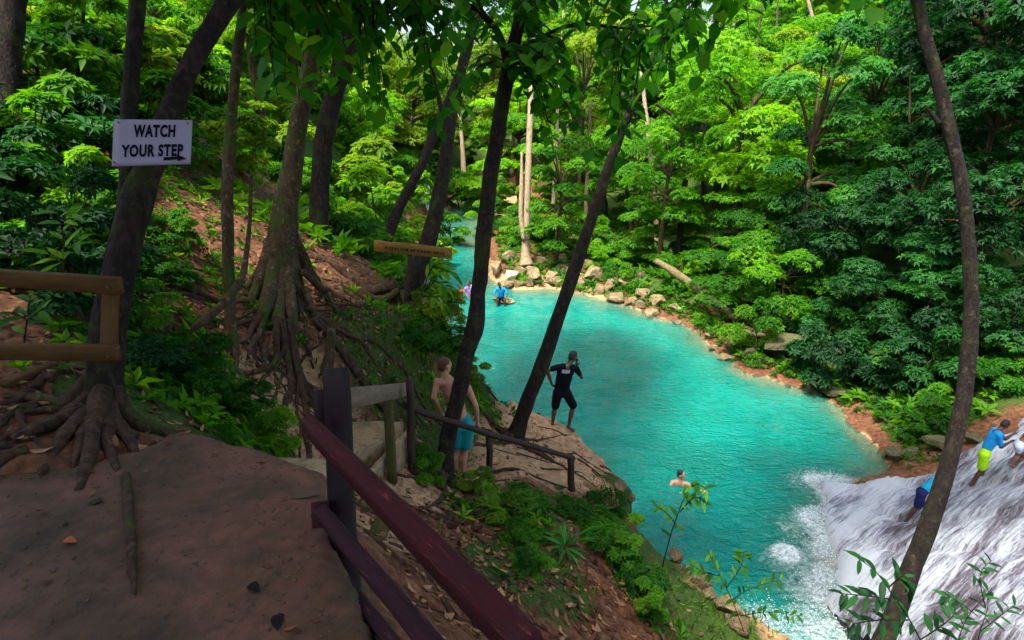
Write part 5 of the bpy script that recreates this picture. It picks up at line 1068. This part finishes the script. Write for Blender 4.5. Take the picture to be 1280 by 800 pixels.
for j in range(4):
    for i in range(7): V.append(tuple(c + ax * (i - 3) * .026 + dn * (j - 1.5) * .024 + nn_ * (.112 - .0016 * (i - 3) ** 2)))
attach(link('shirt_print', mesh_np('shirt_print', V, np.array([(j * 7 + i, j * 7 + i + 1, j * 7 + i + 8, j * 7 + i + 7) for j in range(3) for i in range(6)])), M['print_grey']), e)
# climbers on the cascade
def onfall(px, py):
    p = P(px, py, 13.5)
    for d in np.arange(8, 18, .05):
        q = P(px, py, d)
        if falls_z(q.x, q.y) > q.z: return q
    return p
y0 = onfall(1214, 608).y
J = JJ(y0, dict(head=(1256, 531, .1), neck=(1249, 538, .08), shL=(1243, 537, .18), shR=(1249, 545, -.12), elL=(1256, 549, .22), haL=(1266, 543, .3), elR=(1251, 559, -.14), haR=(1262, 553, .0), waist=(1236, 555, .03), hipL=(1230, 566, .09), hipR=(1231, 569, -.07),
      knL=(1229, 588, .16), anL=(1222, 603, .14), ftL=(1229, 606, .16), knR=(1226, 589, -.05), anR=(1215, 605, -.06), ftR=(1222, 610, -.06)))
e = person(J, (1, .3, .1), 'skin_dark', 'hair', 'climber in blue shirt and lime green shorts walking up the cascade', .012, .95, group='people climbing the cascade'); shirt(e, J, 'blue_cloth', .95, .75); shorts(e, J, 'lime_cloth', .85, .95, 1.1)
y0 = onfall(1134, 650).y
J = JJ(y0, dict(head=(1184, 596, .12), neck=(1177, 600, .1), shL=(1171, 598, .2), shR=(1173, 606, -.1), elL=(1180, 613, .22), haL=(1186, 625, .2), elR=(1178, 619, -.1), haR=(1184, 631, -.05), waist=(1160, 608, .05), hipL=(1151, 614, .1), hipR=(1152, 618, -.07),
      knL=(1150, 633, .14), anL=(1140, 646, .12), ftL=(1146, 650, .12), knR=(1146, 634, -.06), anR=(1133, 650, -.06), ftR=(1139, 655, -.06)))
e = person(J, (1, .3, -.2), 'skin_dark', 'hair', 'climber in cyan shirt and navy shorts bent forward behind the bowed trunk', .012, .9, group='people climbing the cascade'); shirt(e, J, 'cyan_cloth', .9, .6); shorts(e, J, 'navy_cloth', .95, .9)
y0 = onfall(1266, 584).y
J = JJ(y0, dict(head=(1296, 532, .1), neck=(1291, 539, .08), shL=(1286, 540, .18), shR=(1288, 546, -.12), elL=(1298, 552, .2), haL=(1306, 560, .2), elR=(1295, 560, -.12), haR=(1304, 568, -.1), waist=(1280, 550, .03), hipL=(1272, 556, .09), hipR=(1274, 559, -.07),
      knL=(1279, 571, .12), anL=(1271, 584, .12), ftL=(1278, 587, .12), knR=(1272, 569, -.05), anR=(1265, 580, -.06), ftR=(1271, 585, -.06)))
e = person(J, (1, .3, 0), 'skin_brown', 'hair', 'climber with bare orange-brown back and white shorts at the right edge', .012, .85, group='people climbing the cascade'); shorts(e, J, 'white_cloth', .5, .85)
# swimmer
def swimmer(px, py, tilt, skin, hair, label, cl=None, s=1.0, face=(.5, -.6, 0), arms=True, rise=0.0):
    c = Z(px, py, 0); z = rise; hd = c + Vector((0, 0, .27 * s + z)); J = dict(head=hd, neck=c + Vector((0, 0, .13 * s + z)), shL=c + Vector((-.18 * s, .05, .03 + z)), shR=c + Vector((.18 * s, -.05, .03 + z)), waist=c + Vector((0, .02, -.38 * s + z)), hipL=c + Vector((-.09, 0, -.55 * s + z)), hipR=c + Vector((.09, 0, -.55 * s + z)), hip=c.copy())
    if arms: J.update(elL=c + Vector((-.3 * s, -.12, -.12 + z)), haL=c + Vector((-.16 * s, -.3, -.05 + z)), elR=c + Vector((.33 * s, -.15, -.06 + z)), haR=c + Vector((.45 * s, -.32, .02 + z * .3)))
    e = person(J, face, skin, hair, label, .014, s)
    if cl: shirt(e, J, cl, s, .25)
    return e
swimmer(850, 605, 0, 'skin_light', 'hair', 'swimmer with dark hair, only head and shoulders above the turquoise water', None, 1.0, (.8, -.5, 0))
swimmer(575, 373, 0, 'skin_brown', 'hair', 'bather in a red top standing waist deep left of the crooked trunk', 'red_cloth', .95, (.7, -.4, 0), True, .34)
swimmer(587, 370, 0, 'skin_brown', 'hair', 'bather in a lilac top beside the one in red', 'purple_cloth', 1.0, (-.7, -.3, 0), True, .38)
swimmer(592, 366, 0, 'skin_light', 'hair_brown', 'small child bather half hidden behind the crooked trunk', 'white_cloth', .7, (-.8, -.3, 0), False, .34)
c = Z(626, 377, .1)
J = {k: c + Vector(v) for k, v in dict(head=(-.06, -.05, .86), neck=(-.03, 0, .71), shL=(-.2, .02, .63), shR=(.2, -.02, .63), elL=(-.32, -.08, .4), haL=(-.18, -.3, .22), elR=(.32, -.1, .4), haR=(.22, -.34, .22), waist=(0, .05, .33), hipL=(-.1, .05, .12), hipR=(.1, .05, .12),
     knL=(-.14, -.38, .22), anL=(-.16, -.42, -.15), ftL=(-.16, -.6, -.2), knR=(.18, -.38, .22), anR=(.2, -.42, -.15), ftR=(.2, -.6, -.2)).items()}
e = person(J, (0, -1, -.3), 'skin_dark', 'hair', 'bather in a bright blue shirt sitting on the flat rock by the boulders', .014, 1.0); shirt(e, J, 'blue_cloth', 1.05, .9); shorts(e, J, 'black_cloth', .9)

# ------------------------------------------------------------------ near plants
def near_plants(specs):
    for (px, py, v, sc, mt, label, nm) in specs:
        p = hit(px, py); plant(nm, SHR[v], p, sc, mt, label, 'plant', None, parts=('stem', 'foliage'), sz=1.0, sink=.04)
near_plants([(628, 645, 0, .30, 'moss_leaf', 'low bright green plant below the middle post of the pole railing', 'leafy_plant'), (655, 640, 1, .26, 'leaf_mid', 'green ferny plant right of the middle pole railing post', 'leafy_plant'),
    (598, 618, 2, .26, 'moss_leaf', 'small bright plant at the foot of the crooked tree by the man', 'leafy_plant'), (663, 715, 2, .22, 'leaf_mid', 'green plant growing on the mossy patch of the near slope', 'leafy_plant'),
    (745, 655, 0, .38, 'leaf_mid', 'broad green shrub with red blossoms below the last pole railing post', 'flowering_shrub'), (715, 650, 1, .24, 'leaf_mid', 'mid green shrub left of the red blossomed shrub', 'leafy_plant'),
    (778, 700, 3, .25, 'leaf_mid', 'mid green plant on the bank edge right of the blossomed shrub', 'leafy_plant'), (760, 690, 1, .28, 'leaf_mid', 'mid green plant just below the blossomed shrub', 'leafy_plant'), (798, 735, 1, .26, 'leaf_mid', 'feathery plant spilling over the near bank edge', 'leafy_plant'),
    (812, 778, 3, .24, 'leaf_mid', 'feathery plant at the bottom of the near bank', 'leafy_plant'), (790, 610, 0, .38, 'leaf_yellow', 'yellow green tuft on the tip of the ledge', 'leafy_plant'), (590, 470, 0, .30, 'leaf_yellow', 'yellow green tuft at the corner of the mossy cliff', 'leafy_plant'),
    (535, 600, 2, .32, 'leaf_mid', 'small plant between the dark post and the crooked tree', 'leafy_plant'), (648, 680, 1, .2, 'leaf_mid', 'small plant in the middle of the near slope', 'leafy_plant'),
    (548, 402, 0, .5, 'leaf_yellow', 'yellow green mossy shrub on the lip of the mossy cliff', 'leafy_plant'), (566, 450, 2, .4, 'moss_leaf', 'moss green shrub hanging on the cliff beside the water', 'leafy_plant'), (520, 440, 1, .45, 'leaf_mid', 'leafy plant on the cliff face', 'leafy_plant'),
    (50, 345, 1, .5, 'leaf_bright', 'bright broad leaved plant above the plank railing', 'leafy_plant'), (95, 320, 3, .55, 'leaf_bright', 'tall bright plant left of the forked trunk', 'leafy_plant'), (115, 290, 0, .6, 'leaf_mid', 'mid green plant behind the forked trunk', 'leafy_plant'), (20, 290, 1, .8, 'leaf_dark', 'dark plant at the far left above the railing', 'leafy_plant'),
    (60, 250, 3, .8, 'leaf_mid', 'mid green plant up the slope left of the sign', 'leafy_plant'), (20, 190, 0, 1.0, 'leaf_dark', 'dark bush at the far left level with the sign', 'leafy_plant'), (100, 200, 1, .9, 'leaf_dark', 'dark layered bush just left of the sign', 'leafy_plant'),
    (60, 130, 1, 1.2, 'leaf_mid', 'layered bush above left of the sign', 'leafy_plant'), (130, 110, 0, 1.3, 'leaf_bright', 'bright bush behind the left stem of the forked tree', 'leafy_plant'), (190, 110, 1, 1.3, 'leaf_yellow', 'yellow green bush between the stems of the forked tree', 'leafy_plant'), (250, 120, 0, 1.2, 'leaf_bright', 'bright bush right of the forked tree', 'leafy_plant'),
    (215, 300, 0, .35, 'leaf_mid', 'small plant right of the forked trunk', 'leafy_plant'), (200, 350, 1, .34, 'leaf_mid', 'low plant on the dirt right of the forked trunk', 'leafy_plant'), (240, 460, 0, .30, 'leaf_mid', 'leafy plant on the mossy bank', 'leafy_plant'), (175, 410, 2, .36, 'leaf_mid', 'leafy plant behind the trunk of the forked tree', 'leafy_plant'),
    (190, 470, 1, .28, 'leaf_dark', 'dark plant at the right foot of the forked tree', 'leafy_plant'), (300, 520, 0, .26, 'leaf_mid', 'leafy plant above the top of the stairs', 'leafy_plant'), (340, 560, 2, .30, 'leaf_bright', 'bright leafy plant beside the stairs', 'leafy_plant'), (255, 500, 1, .26, 'leaf_mid', 'plant in the middle of the mossy bank', 'leafy_plant'),
    (1150, 545, 0, .6, 'leaf_mid', 'green bush on the shore left of the bowed trunk', 'leafy_plant'), (1175, 520, 0, .7, 'leaf_mid', 'green bush behind the bowed trunk above the cascade', 'leafy_plant'), (1240, 490, 1, .8, 'leaf_mid', 'green bush above the climber in blue', 'leafy_plant'), (1270, 470, 0, .8, 'leaf_mid', 'green bush at the right edge above the cascade', 'leafy_plant'), (1120, 470, 2, .8, 'leaf_mid', 'green bush above the end of the shore', 'leafy_plant'), (1200, 470, 0, .8, 'leaf_mid', 'green bush right behind the bowed trunk', 'leafy_plant')])
# red blossoms on the shrub
fs = [o for o in bpy.data.objects if o.get('label', '').startswith('broad green shrub with red')][0]
for (a, b_) in [(706, 622), (762, 604), (730, 640)]:
    p = hit(a, b_); p = p + Vector((0, -.1, .12)); v, f, t = rosettes(np.array([tuple(p)]), 7, .06, .7, .5, fine=False); attach(link('blossom', mesh_np('blossom', v, f, t), M['petal']), fs)
# spiky rosette plant
p = hit(706, 690); v, f, t = rosettes(np.array([tuple(p + Vector((0, 0, .05)))] * 3), 9, .34, .16, .6, droop=.3, fine=True); tag(link('spiky_plant', mesh_np('spiky_plant', v, f, t), M['leaf_blue']), 'small pale spiky rosette plant on the near slope', 'plant')
# saplings leaning out over the water, each leaf its own piece
def sapling(name, stems, label, lmesh, mat, L, nl, spread=1.0, seed=0, stemr=.010):
    rg = random.Random(seed); base = P(*stems[0][0]); e = empty(name, base, label, 'plant'); mb = MB()
    for st_ in stems:
        pp, rq = spline([(P(*q), stemr * (1 - .7 * k / len(st_))) for k, q in enumerate(st_)], 6); mb.tube(pp, rq, 6, cap=False); n = len(pp)
        for k in range(nl):
            i = int(n * (.25 + .74 * k / nl)); q = pp[min(i, n - 1)]; tg = (pp[min(i + 1, n - 1)] - pp[max(0, i - 1)]).normalized(); sd = tg.cross(Vector((0, -.3, 1))); sd = sd.normalized() * (1 if k % 2 else -1)
            leaf_obj(lmesh[rg.randrange(3)], mat, e, q, sd * rg.uniform(.5, 1) * spread + tg * rg.uniform(.2, .9) + Vector((0, 0, rg.uniform(-.5, .2))), (rg.uniform(-.4, .4), -.3, 1), L * rg.uniform(.7, 1.25))
    part(mb, 'stem', M['bark_dark'], e); return e
sapling('sapling', [[(828, 708, 7.6), (838, 670, 7.4), (850, 635, 7.2), (860, 612, 7.0), (866, 606, 6.9)], [(850, 640, 7.2), (868, 622, 7.0), (880, 628, 6.9)], [(845, 655, 7.3), (832, 640, 7.2), (820, 632, 7.2)], [(860, 612, 7), (872, 606, 6.9), (884, 612, 6.8)]], 'thin dark sapling reaching up in front of the swimmer', NAR, 'leaf_mid', .13, 8, seed=1, stemr=.008)
sapling('twiggy_sapling', [[(930, 790, 5.4), (915, 750, 5.3), (900, 720, 5.2), (885, 690, 5.1)], [(915, 750, 5.3), (940, 735, 5.2), (975, 725, 5.1)], [(925, 770, 5.4), (960, 765, 5.3), (1000, 770, 5.2)], [(900, 720, 5.2), (880, 715, 5.2), (862, 705, 5.2)], [(908, 735, 5.2), (925, 710, 5.1), (930, 690, 5.1)]], 'twiggy sapling with narrow leaves low over the white foam', NAR, 'leaf_mid', .085, 15, seed=2, stemr=.004)
sapling('leafy_sapling', [[(1165, 830, 4.6), (1140, 780, 4.5), (1120, 750, 4.4), (1095, 715, 4.3), (1072, 698, 4.2)], [(1120, 750, 4.4), (1085, 745, 4.3), (1050, 742, 4.3)], [(1135, 775, 4.5), (1100, 775, 4.4), (1065, 780, 4.4)], [(1110, 735, 4.4), (1130, 720, 4.3), (1140, 735, 4.3)], [(1150, 800, 4.6), (1180, 780, 4.5), (1195, 765, 4.5)]], 'leafy sapling with broad pointed leaves before the foot of the bowed trunk', NAR, 'leaf_dark', .13, 11, seed=3, stemr=.006)
sapling('twiggy_sapling', [[(1215, 830, 4.4), (1225, 790, 4.3), (1235, 750, 4.3), (1215, 715, 4.2)], [(1225, 790, 4.3), (1250, 770, 4.3), (1270, 755, 4.3)], [(1222, 770, 4.3), (1195, 750, 4.3), (1180, 745, 4.3)], [(1232, 760, 4.3), (1225, 720, 4.2), (1240, 700, 4.2)], [(1190, 840, 4.4), (1205, 780, 4.3), (1240, 735, 4.3)]], 'dark twiggy sapling at the bottom right corner over the cascade', NAR, 'leaf_dark', .085, 9, seed=4, stemr=.004)
sapling('understory_sapling', [[(78, 350, 4.6), (80, 310, 4.6), (76, 280, 4.6), (70, 262, 4.6)], [(80, 320, 4.6), (98, 300, 4.5)], [(79, 330, 4.6), (62, 318, 4.6)], [(76, 280, 4.6), (90, 270, 4.6)]], 'young plant with pale green leaves above the plank railing', NAR, 'leaf_bright', .17, 7, seed=5, stemr=.007)
sapling('understory_sapling', [[(30, 430, 4.0), (34, 400, 4.0), (38, 370, 4.0)], [(34, 400, 4.0), (55, 385, 4.0)], [(34, 400, 4), (16, 390, 4)]], 'young plant seen between the two rails of the plank railing', NAR, 'leaf_mid', .15, 5, seed=6, stemr=.006)
# hanging palm-like fronds beside the lettered board
sapling('frond_plant', [[(530, 365, 10.5), (545, 352, 10.4), (558, 360, 10.3)], [(530, 365, 10.5), (548, 340, 10.4), (566, 342, 10.3)], [(528, 370, 10.5), (545, 372, 10.3), (558, 386, 10.2)], [(530, 360, 10.5), (540, 335, 10.4), (556, 328, 10.4)]], 'bright arching fronds right of the riverside tree over the water', NAR, 'leaf_bright', .24, 14, .5, seed=7)

# ------------------------------------------------------------------ ground cover, grass, litter (uncountable)
rng = np.random.default_rng(99)
def scatter(x0, x1, y0, y1, n, dens):
    x = rng.uniform(x0, x1, n); y = rng.uniform(y0, y1, n); k = rng.random(n) < dens(x, y); x, y = x[k], y[k]
    z = terrain(x, y); e_ = .06; gxn = (terrain(x + e_, y) - z) / e_; gyn = (terrain(x, y + e_) - z) / e_
    nn = nrm(np.stack([-gxn, -gyn, np.ones(len(x))], 1)); return np.stack([x, y, z], 1), nn
def field(pts, x, y):
    m_ = np.zeros(x.shape)
    for (px, py, r, k) in pts:
        h_ = HP.setdefault((px, py), hit(px, py)); m_ = np.maximum(m_, k * gauss(x, y, h_, r))
    return m_
HP = {}
offpath = lambda x, y: (sdist(x, y, poly) > .08) & (sdist(x, y, pool) > .12) & (sdist(x, y, np.array([(p.x, p.y) for p in lp])) > .02)
G1 = [(230, 500, .7, 1), (300, 520, .7, .9), (190, 440, .7, .8), (330, 550, .35, .9), (250, 440, .7, .7), (270, 480, .6, .8), (630, 635, .5, .8), (655, 660, .35, .7), (650, 710, .3, .4), (730, 640, .5, .6), (755, 670, .5, .7), (785, 710, .35, .7), (810, 750, .35, .7), (530, 590, .4, .8), (590, 615, .4, 1), (540, 410, 1.0, 1), (560, 440, .8, 1), (520, 400, .8, .7), (590, 470, .5, .9), (735, 555, .35, .8), (785, 600, .4, .8), (480, 340, 1.6, .9), (510, 350, 1.3, 1), (420, 300, 1.8, .8), (60, 300, 2.0, .7), (20, 250, 2.5, .7), (110, 260, 2, .6), (80, 180, 3, .7), (470, 430, .6, .35)]
C, nn = scatter(-12, 4, 3.2, 14, 24000, lambda x, y: field(G1, x, y) ** 1.5 * .8 * offpath(x, y))
v, f, t = rosettes(C + nn * .03, 6, .085, .45, .55, nn, droop=.3); tag(link('ground_cover', mesh_np('ground_cover', v, f, t), M['leaf_mid']), 'low leafy ground cover spreading over the near banks', 'ground cover', kind='stuff')
k = rng.random(len(C)) < .3; v, f, t = rosettes(C[k] + nn[k] * .04, 5, .11, .3, .8, nn[k], droop=.3); tag(link('fern_cover', mesh_np('fern_cover', v, f, t), M['leaf_bright']), 'bright small ferns among the ground cover', 'ferns', kind='stuff')
# moss grass on the cliff and lips
G2 = [(545, 400, .8, 1), (560, 430, .7, 1), (540, 470, .9, .9), (490, 450, .9, .6), (440, 440, .7, .6), (590, 470, .5, 1), (790, 600, .5, 1), (770, 620, .5, .8), (730, 550, .3, 1), (640, 740, .9, .8), (900, 770, .7, .7), (850, 740, .6, .6)]
C, nn = scatter(-3, 4.5, 4.5, 12.5, 26000, lambda x, y: field(G2, x, y) ** 1.5 * (sdist(x, y, pool) > -.05))
n = len(C); D = nn + rng.normal(0, .5, (n, 3)); D[:, 2] += .2; v, f, t = leaves(C, D, np.cross(D, rng.normal(0, 1, (n, 3))), rng.uniform(.05, .12, n), .014, rng.random(n), .1, .3); tag(link('moss_grass', mesh_np('moss_grass', v, f, t), M['moss_leaf']), 'mossy grass on the cliff and ledge rims', 'grass', kind='stuff')
# far bank low growth
def dfar(x, y):
    s_ = sdist(x, y, pool); return (s_ > .45) * (s_ < 9) * (x > -1) * .8
C, nn = scatter(-2, 26, 14, 46, 9000, dfar); v, f, t = rosettes(C + np.array([0, 0, .15]), 7, .26, .4, .5, None, jit=.4); tag(link('bank_undergrowth', mesh_np('bank_undergrowth', v, f, t), M['leaf_mid']), 'leafy undergrowth covering the floor of the far bank', 'undergrowth', kind='stuff')
C, nn = scatter(3, 22, 13, 36, 26000, lambda x, y: np.where((sdist(x, y, pool) > .22) & (sdist(x, y, pool) < 1.5) & (sdist(x, y, fall) > .3), .55, 0)); v, f, t = rosettes(C + np.array([0, 0, .07]), 6, .12, .42, .5, nn, jit=.5); tag(link('shore_creepers', mesh_np('shore_creepers', v, f, t), M['leaf_mid']), 'low creepers hanging over the brown edge of the far shore', 'creepers', kind='stuff')
C, nn = scatter(-30, -2, 11, 60, 9000, lambda x, y: (sdist(x, y, pool) > .5) * (x < -.25 * y + .6) * .8); v, f, t = rosettes(C + np.array([0, 0, .15]), 7, .24, .4, .5, None, jit=.4); tag(link('slope_undergrowth', mesh_np('slope_undergrowth', v, f, t), M['leaf_bright']), 'leafy undergrowth covering the left slope', 'undergrowth', kind='stuff')
# leaf litter
L1 = [(380, 430, 1.6, 1), (300, 480, 1.3, 1), (330, 400, 2.2, .9), (420, 360, 2.2, .9), (460, 390, 1.6, .9), (240, 330, 2.5, .8), (220, 260, 3, .6), (600, 680, 1.0, .9), (700, 720, 1.2, 1), (740, 780, 1, 1), (780, 750, .8, .9), (560, 660, .8, .9), (540, 720, .8, 1), (600, 760, .8, .9), (500, 660, .7, .9), (570, 630, .5, .8), (60, 480, 1.0, .8), (20, 560, .7, .6), (120, 520, .7, .4), (490, 510, .9, .7), (640, 600, .7, .25), (700, 570, .8, .2), (360, 500, .8, .9), (100, 400, 1.2, .6), (540, 490, .8, .7), (300, 560, .4, .3), (620, 500, .6, .3)]
C, nn = scatter(-9, 3.5, 2.4, 14, 42000, lambda x, y: np.minimum(1, field(L1, x, y)) ** 1.2 * (1 - .75 * np.minimum(1, field(G1, x, y))) * (sdist(x, y, poly) > .05) * (sdist(x, y, pool) > .1))
n = len(C); D = rng.normal(0, 1, (n, 3)); D -= nn * (D * nn).sum(1)[:, None] * .8; U = nn + rng.normal(0, .25, (n, 3)); sz = rng.uniform(.035, .105, n)
v, f, t = leaves(C + nn * rng.uniform(.004, .04, n)[:, None], D, U, sz, sz * .5, rng.random(n), -.15, -.18, True); tag(link('leaf_litter', mesh_np('leaf_litter', v, f, t), M['litter']), 'brown fallen leaves littering the slopes', 'leaf litter', kind='stuff')
# thin surface roots and sticks on the slopes
RT = MB(); rg = random.Random(31)
for (a, b_, n_, r_, L_) in [(400, 340, 10, .028, 1.6), (440, 370, 8, .025, 1.4), (330, 460, 7, .02, 1.2), (380, 470, 7, .02, 1.2), (280, 360, 6, .025, 1.3), (600, 650, 8, .022, .9), (560, 640, 8, .03, 1.0), (540, 700, 6, .022, .8), (650, 760, 6, .02, .9), (720, 690, 6, .018, .8), (600, 720, 6, .02, .8), (660, 570, 6, .022, 1.3), (700, 560, 5, .02, 1.1), (620, 510, 5, .022, 1.1), (40, 500, 8, .03, 1.0), (250, 540, 6, .014, .6), (20, 560, 6, .025, .8), (740, 570, 4, .018, .9)]:
    for _ in range(n_):
        c = hit(a + rg.uniform(-30, 30), b_ + rg.uniform(-20, 20)); ang = rg.uniform(0, 6.28); q = root_mb((c.x, c.y), ang, L_ * rg.uniform(.5, 1.2), r_ * rg.uniform(.5, 1.1), 0, rg.randrange(9999), .4, 7); RT.add(q.V[0], np.concatenate(q.Q), np.concatenate(q.T))
o = RT.build('surface_roots', M['bark_root']); tag(o, 'tangled thin roots and sticks running over the slopes', 'roots', kind='stuff')
# grit and leaf crumbs on the path
n = 4200; x = rng.uniform(-4, .6, n); y = rng.uniform(.8, 3.9, n); k = (sdist(x, y, poly) < -.02) & (rng.random(n) < .25 + .75 * (sdist(x, y, poly) > -.3)); x, y = x[k], y[k]; z = ptop(x, y); n = len(x)
C = np.stack([x, y, z + .004], 1); r_ = rng.uniform(.002, .009, n)[:, None]
O6_ = np.array([(1, 0, 0), (-1, 0, 0), (0, 1, 0), (0, -1, 0), (0, 0, .6), (0, 0, -.6)]); V = (C[:, None] + O6_[None] * r_[:, None] * rng.uniform(.6, 1.4, (n, 6, 1))).reshape(-1, 3)
T8_ = np.array([(0, 2, 4), (2, 1, 4), (1, 3, 4), (3, 0, 4), (2, 0, 5), (1, 2, 5), (3, 1, 5), (0, 3, 5)]); tag(link('path_grit', mesh_np('path_grit', V, (np.arange(n)[:, None, None] * 6 + T8_[None]).reshape(-1, 3)), M['rock_dark']), 'loose grit and pebbles scattered on the worn path', 'grit', kind='stuff')
n = 700; x = rng.uniform(-4, .6, n); y = rng.uniform(.8, 3.9, n); k = (sdist(x, y, poly) < -.02) & (rng.random(n) < .12 + .88 * (sdist(x, y, poly) > -.25)); x, y = x[k], y[k]; n = len(x); C = np.stack([x, y, ptop(x, y) + .008], 1)
D = rng.normal(0, 1, (n, 3)); D[:, 2] *= .1; sz = rng.uniform(.015, .05, n); v, f, t = leaves(C, D, np.tile([0, 0, 1.0], (n, 1)) + rng.normal(0, .2, (n, 3)), sz, sz * .5, rng.random(n) * .6, -.12, -.1); tag(link('path_litter', mesh_np('path_litter', v, f, t), M['litter']), 'crumbled leaf scraps blown to the edges of the path', 'leaf litter', kind='stuff')
# single fallen leaves and bits on the path
for (a, b_, mt, L_, lab) in [(80, 678, 'petal', .055, 'orange fallen leaf lying on the dark left part of the path'), (349, 770, 'bark_dark', .07, 'dark curled fallen leaf near the bottom of the path'), (312, 733, 'bark_dark', .06, 'dark crumpled leaf on the path left of the dark curled one')]:
    p = on_path(a, b_) + Vector((0, 0, .01)); o = link('fallen_leaf', OV[1].copy()); omat(o, M[mt if mt != 'petal' else 'paint_yellow']); o.location = p; o.scale = (L_,) * 3; o.rotation_euler = (.2, .1, a); tag(o, lab, 'leaf')
M['orange'] = simple('orange_leaf', (.28, .07, .008), .7)
[omat(o, M['orange']) for o in bpy.data.objects if o.get('label', '').startswith('orange fallen')]
for (a, b_, w_, lab) in [(122, 628, 24, 'grey stone half sunk in the path below the roots'), (82, 656, 14, 'small grey stone left of the larger one on the path'), (103, 600, 16, 'small stone wedged between the roots of the forked tree')]:
    p = on_path(a, b_); boulder(a, b_, w_, .4, 'rock_dark', lab, None, p=p, k=2)
# broken stump beside the cliff
sm_ = root_of('stump', hit(412, 450), 'narrow broken mossy stump leaning at the top of the cliff', 'stump'); part(trunk_px([(408, 470, 7.4, 18), (412, 440, 7.4, 15), (415, 405, 7.4, 12), (416, 398, 7.4, 5)], 10, 5, .2, 44), 'stump', M['bark_brown'], sm_)
# small blue-white scrap of litter
p = hit(240, 356) + Vector((0, 0, .03)); m_ = MB(); m_.ell(p, (.045, .03, .03), 8, 6); tag(m_.build('scrap', M['white_cloth']), 'small pale blue scrap of litter among the roots', 'scrap')

# spray where the cascade meets the pool
ctrs = [(1036, 606, .45), (1028, 650, .4), (1040, 690, .45), (1045, 745, .6), (982, 694, .22), (1030, 790, .8), (960, 785, .5)]
C = []
for (a, b_, r_) in ctrs:
    c_ = Z(a, b_, 0); n = int(900 * r_); q = rng.normal(0, r_ * .6, (n, 2)); hgt = np.abs(rng.normal(0, .16, n)) * np.exp(-(q ** 2).sum(1) / (r_ * r_) * .7)
    C.append(np.stack([c_.x + q[:, 0], c_.y + q[:, 1], hgt], 1))
C = np.concatenate(C); n = len(C); r_ = rng.uniform(.004, .016, n)[:, None]
O6 = np.array([(1, 0, 0), (-1, 0, 0), (0, 1, 0), (0, -1, 0), (0, 0, 1), (0, 0, -1.0)]); V = (C[:, None] + O6[None] * r_[:, None]).reshape(-1, 3)
T8 = np.array([(0, 2, 4), (2, 1, 4), (1, 3, 4), (3, 0, 4), (2, 0, 5), (1, 2, 5), (3, 1, 5), (0, 3, 5)]); Fc = (np.arange(n)[:, None, None] * 6 + T8[None]).reshape(-1, 3)
M['spray'] = simple('spray_white', (.75, .85, .88), .3, .5, .05); tag(link('splash_drops', mesh_np('splash_drops', V, Fc), M['spray']), 'white spray drops flying where the cascade meets the pool', 'spray', kind='stuff')

# ------------------------------------------------------------------ labels: tell look-alikes apart by their order across the view
import re
bpy.context.view_layer.update()
seen = {}
for o in list(bpy.data.objects):
    if o.parent is None and o.get('label'): seen.setdefault(o['label'], []).append(o)
ORD = ['leftmost', 'second from left', 'third from left', 'fourth from left', 'fifth from left', 'sixth from left', 'seventh from left', 'eighth from left', 'ninth from left', 'tenth from left', 'eleventh from left', 'twelfth from left']
for lb, os_ in seen.items():
    if len(os_) < 2: continue
    os_.sort(key=lambda o: (proj(o.matrix_world.translation) or (0, 0, 0))[0])
    for i, o in enumerate(os_[:12]): o['label'] = lb + ', ' + ORD[i]
print('TRIS', sum(len(m_.loop_triangles) or len(m_.polygons) * 2 for m_ in bpy.data.meshes))
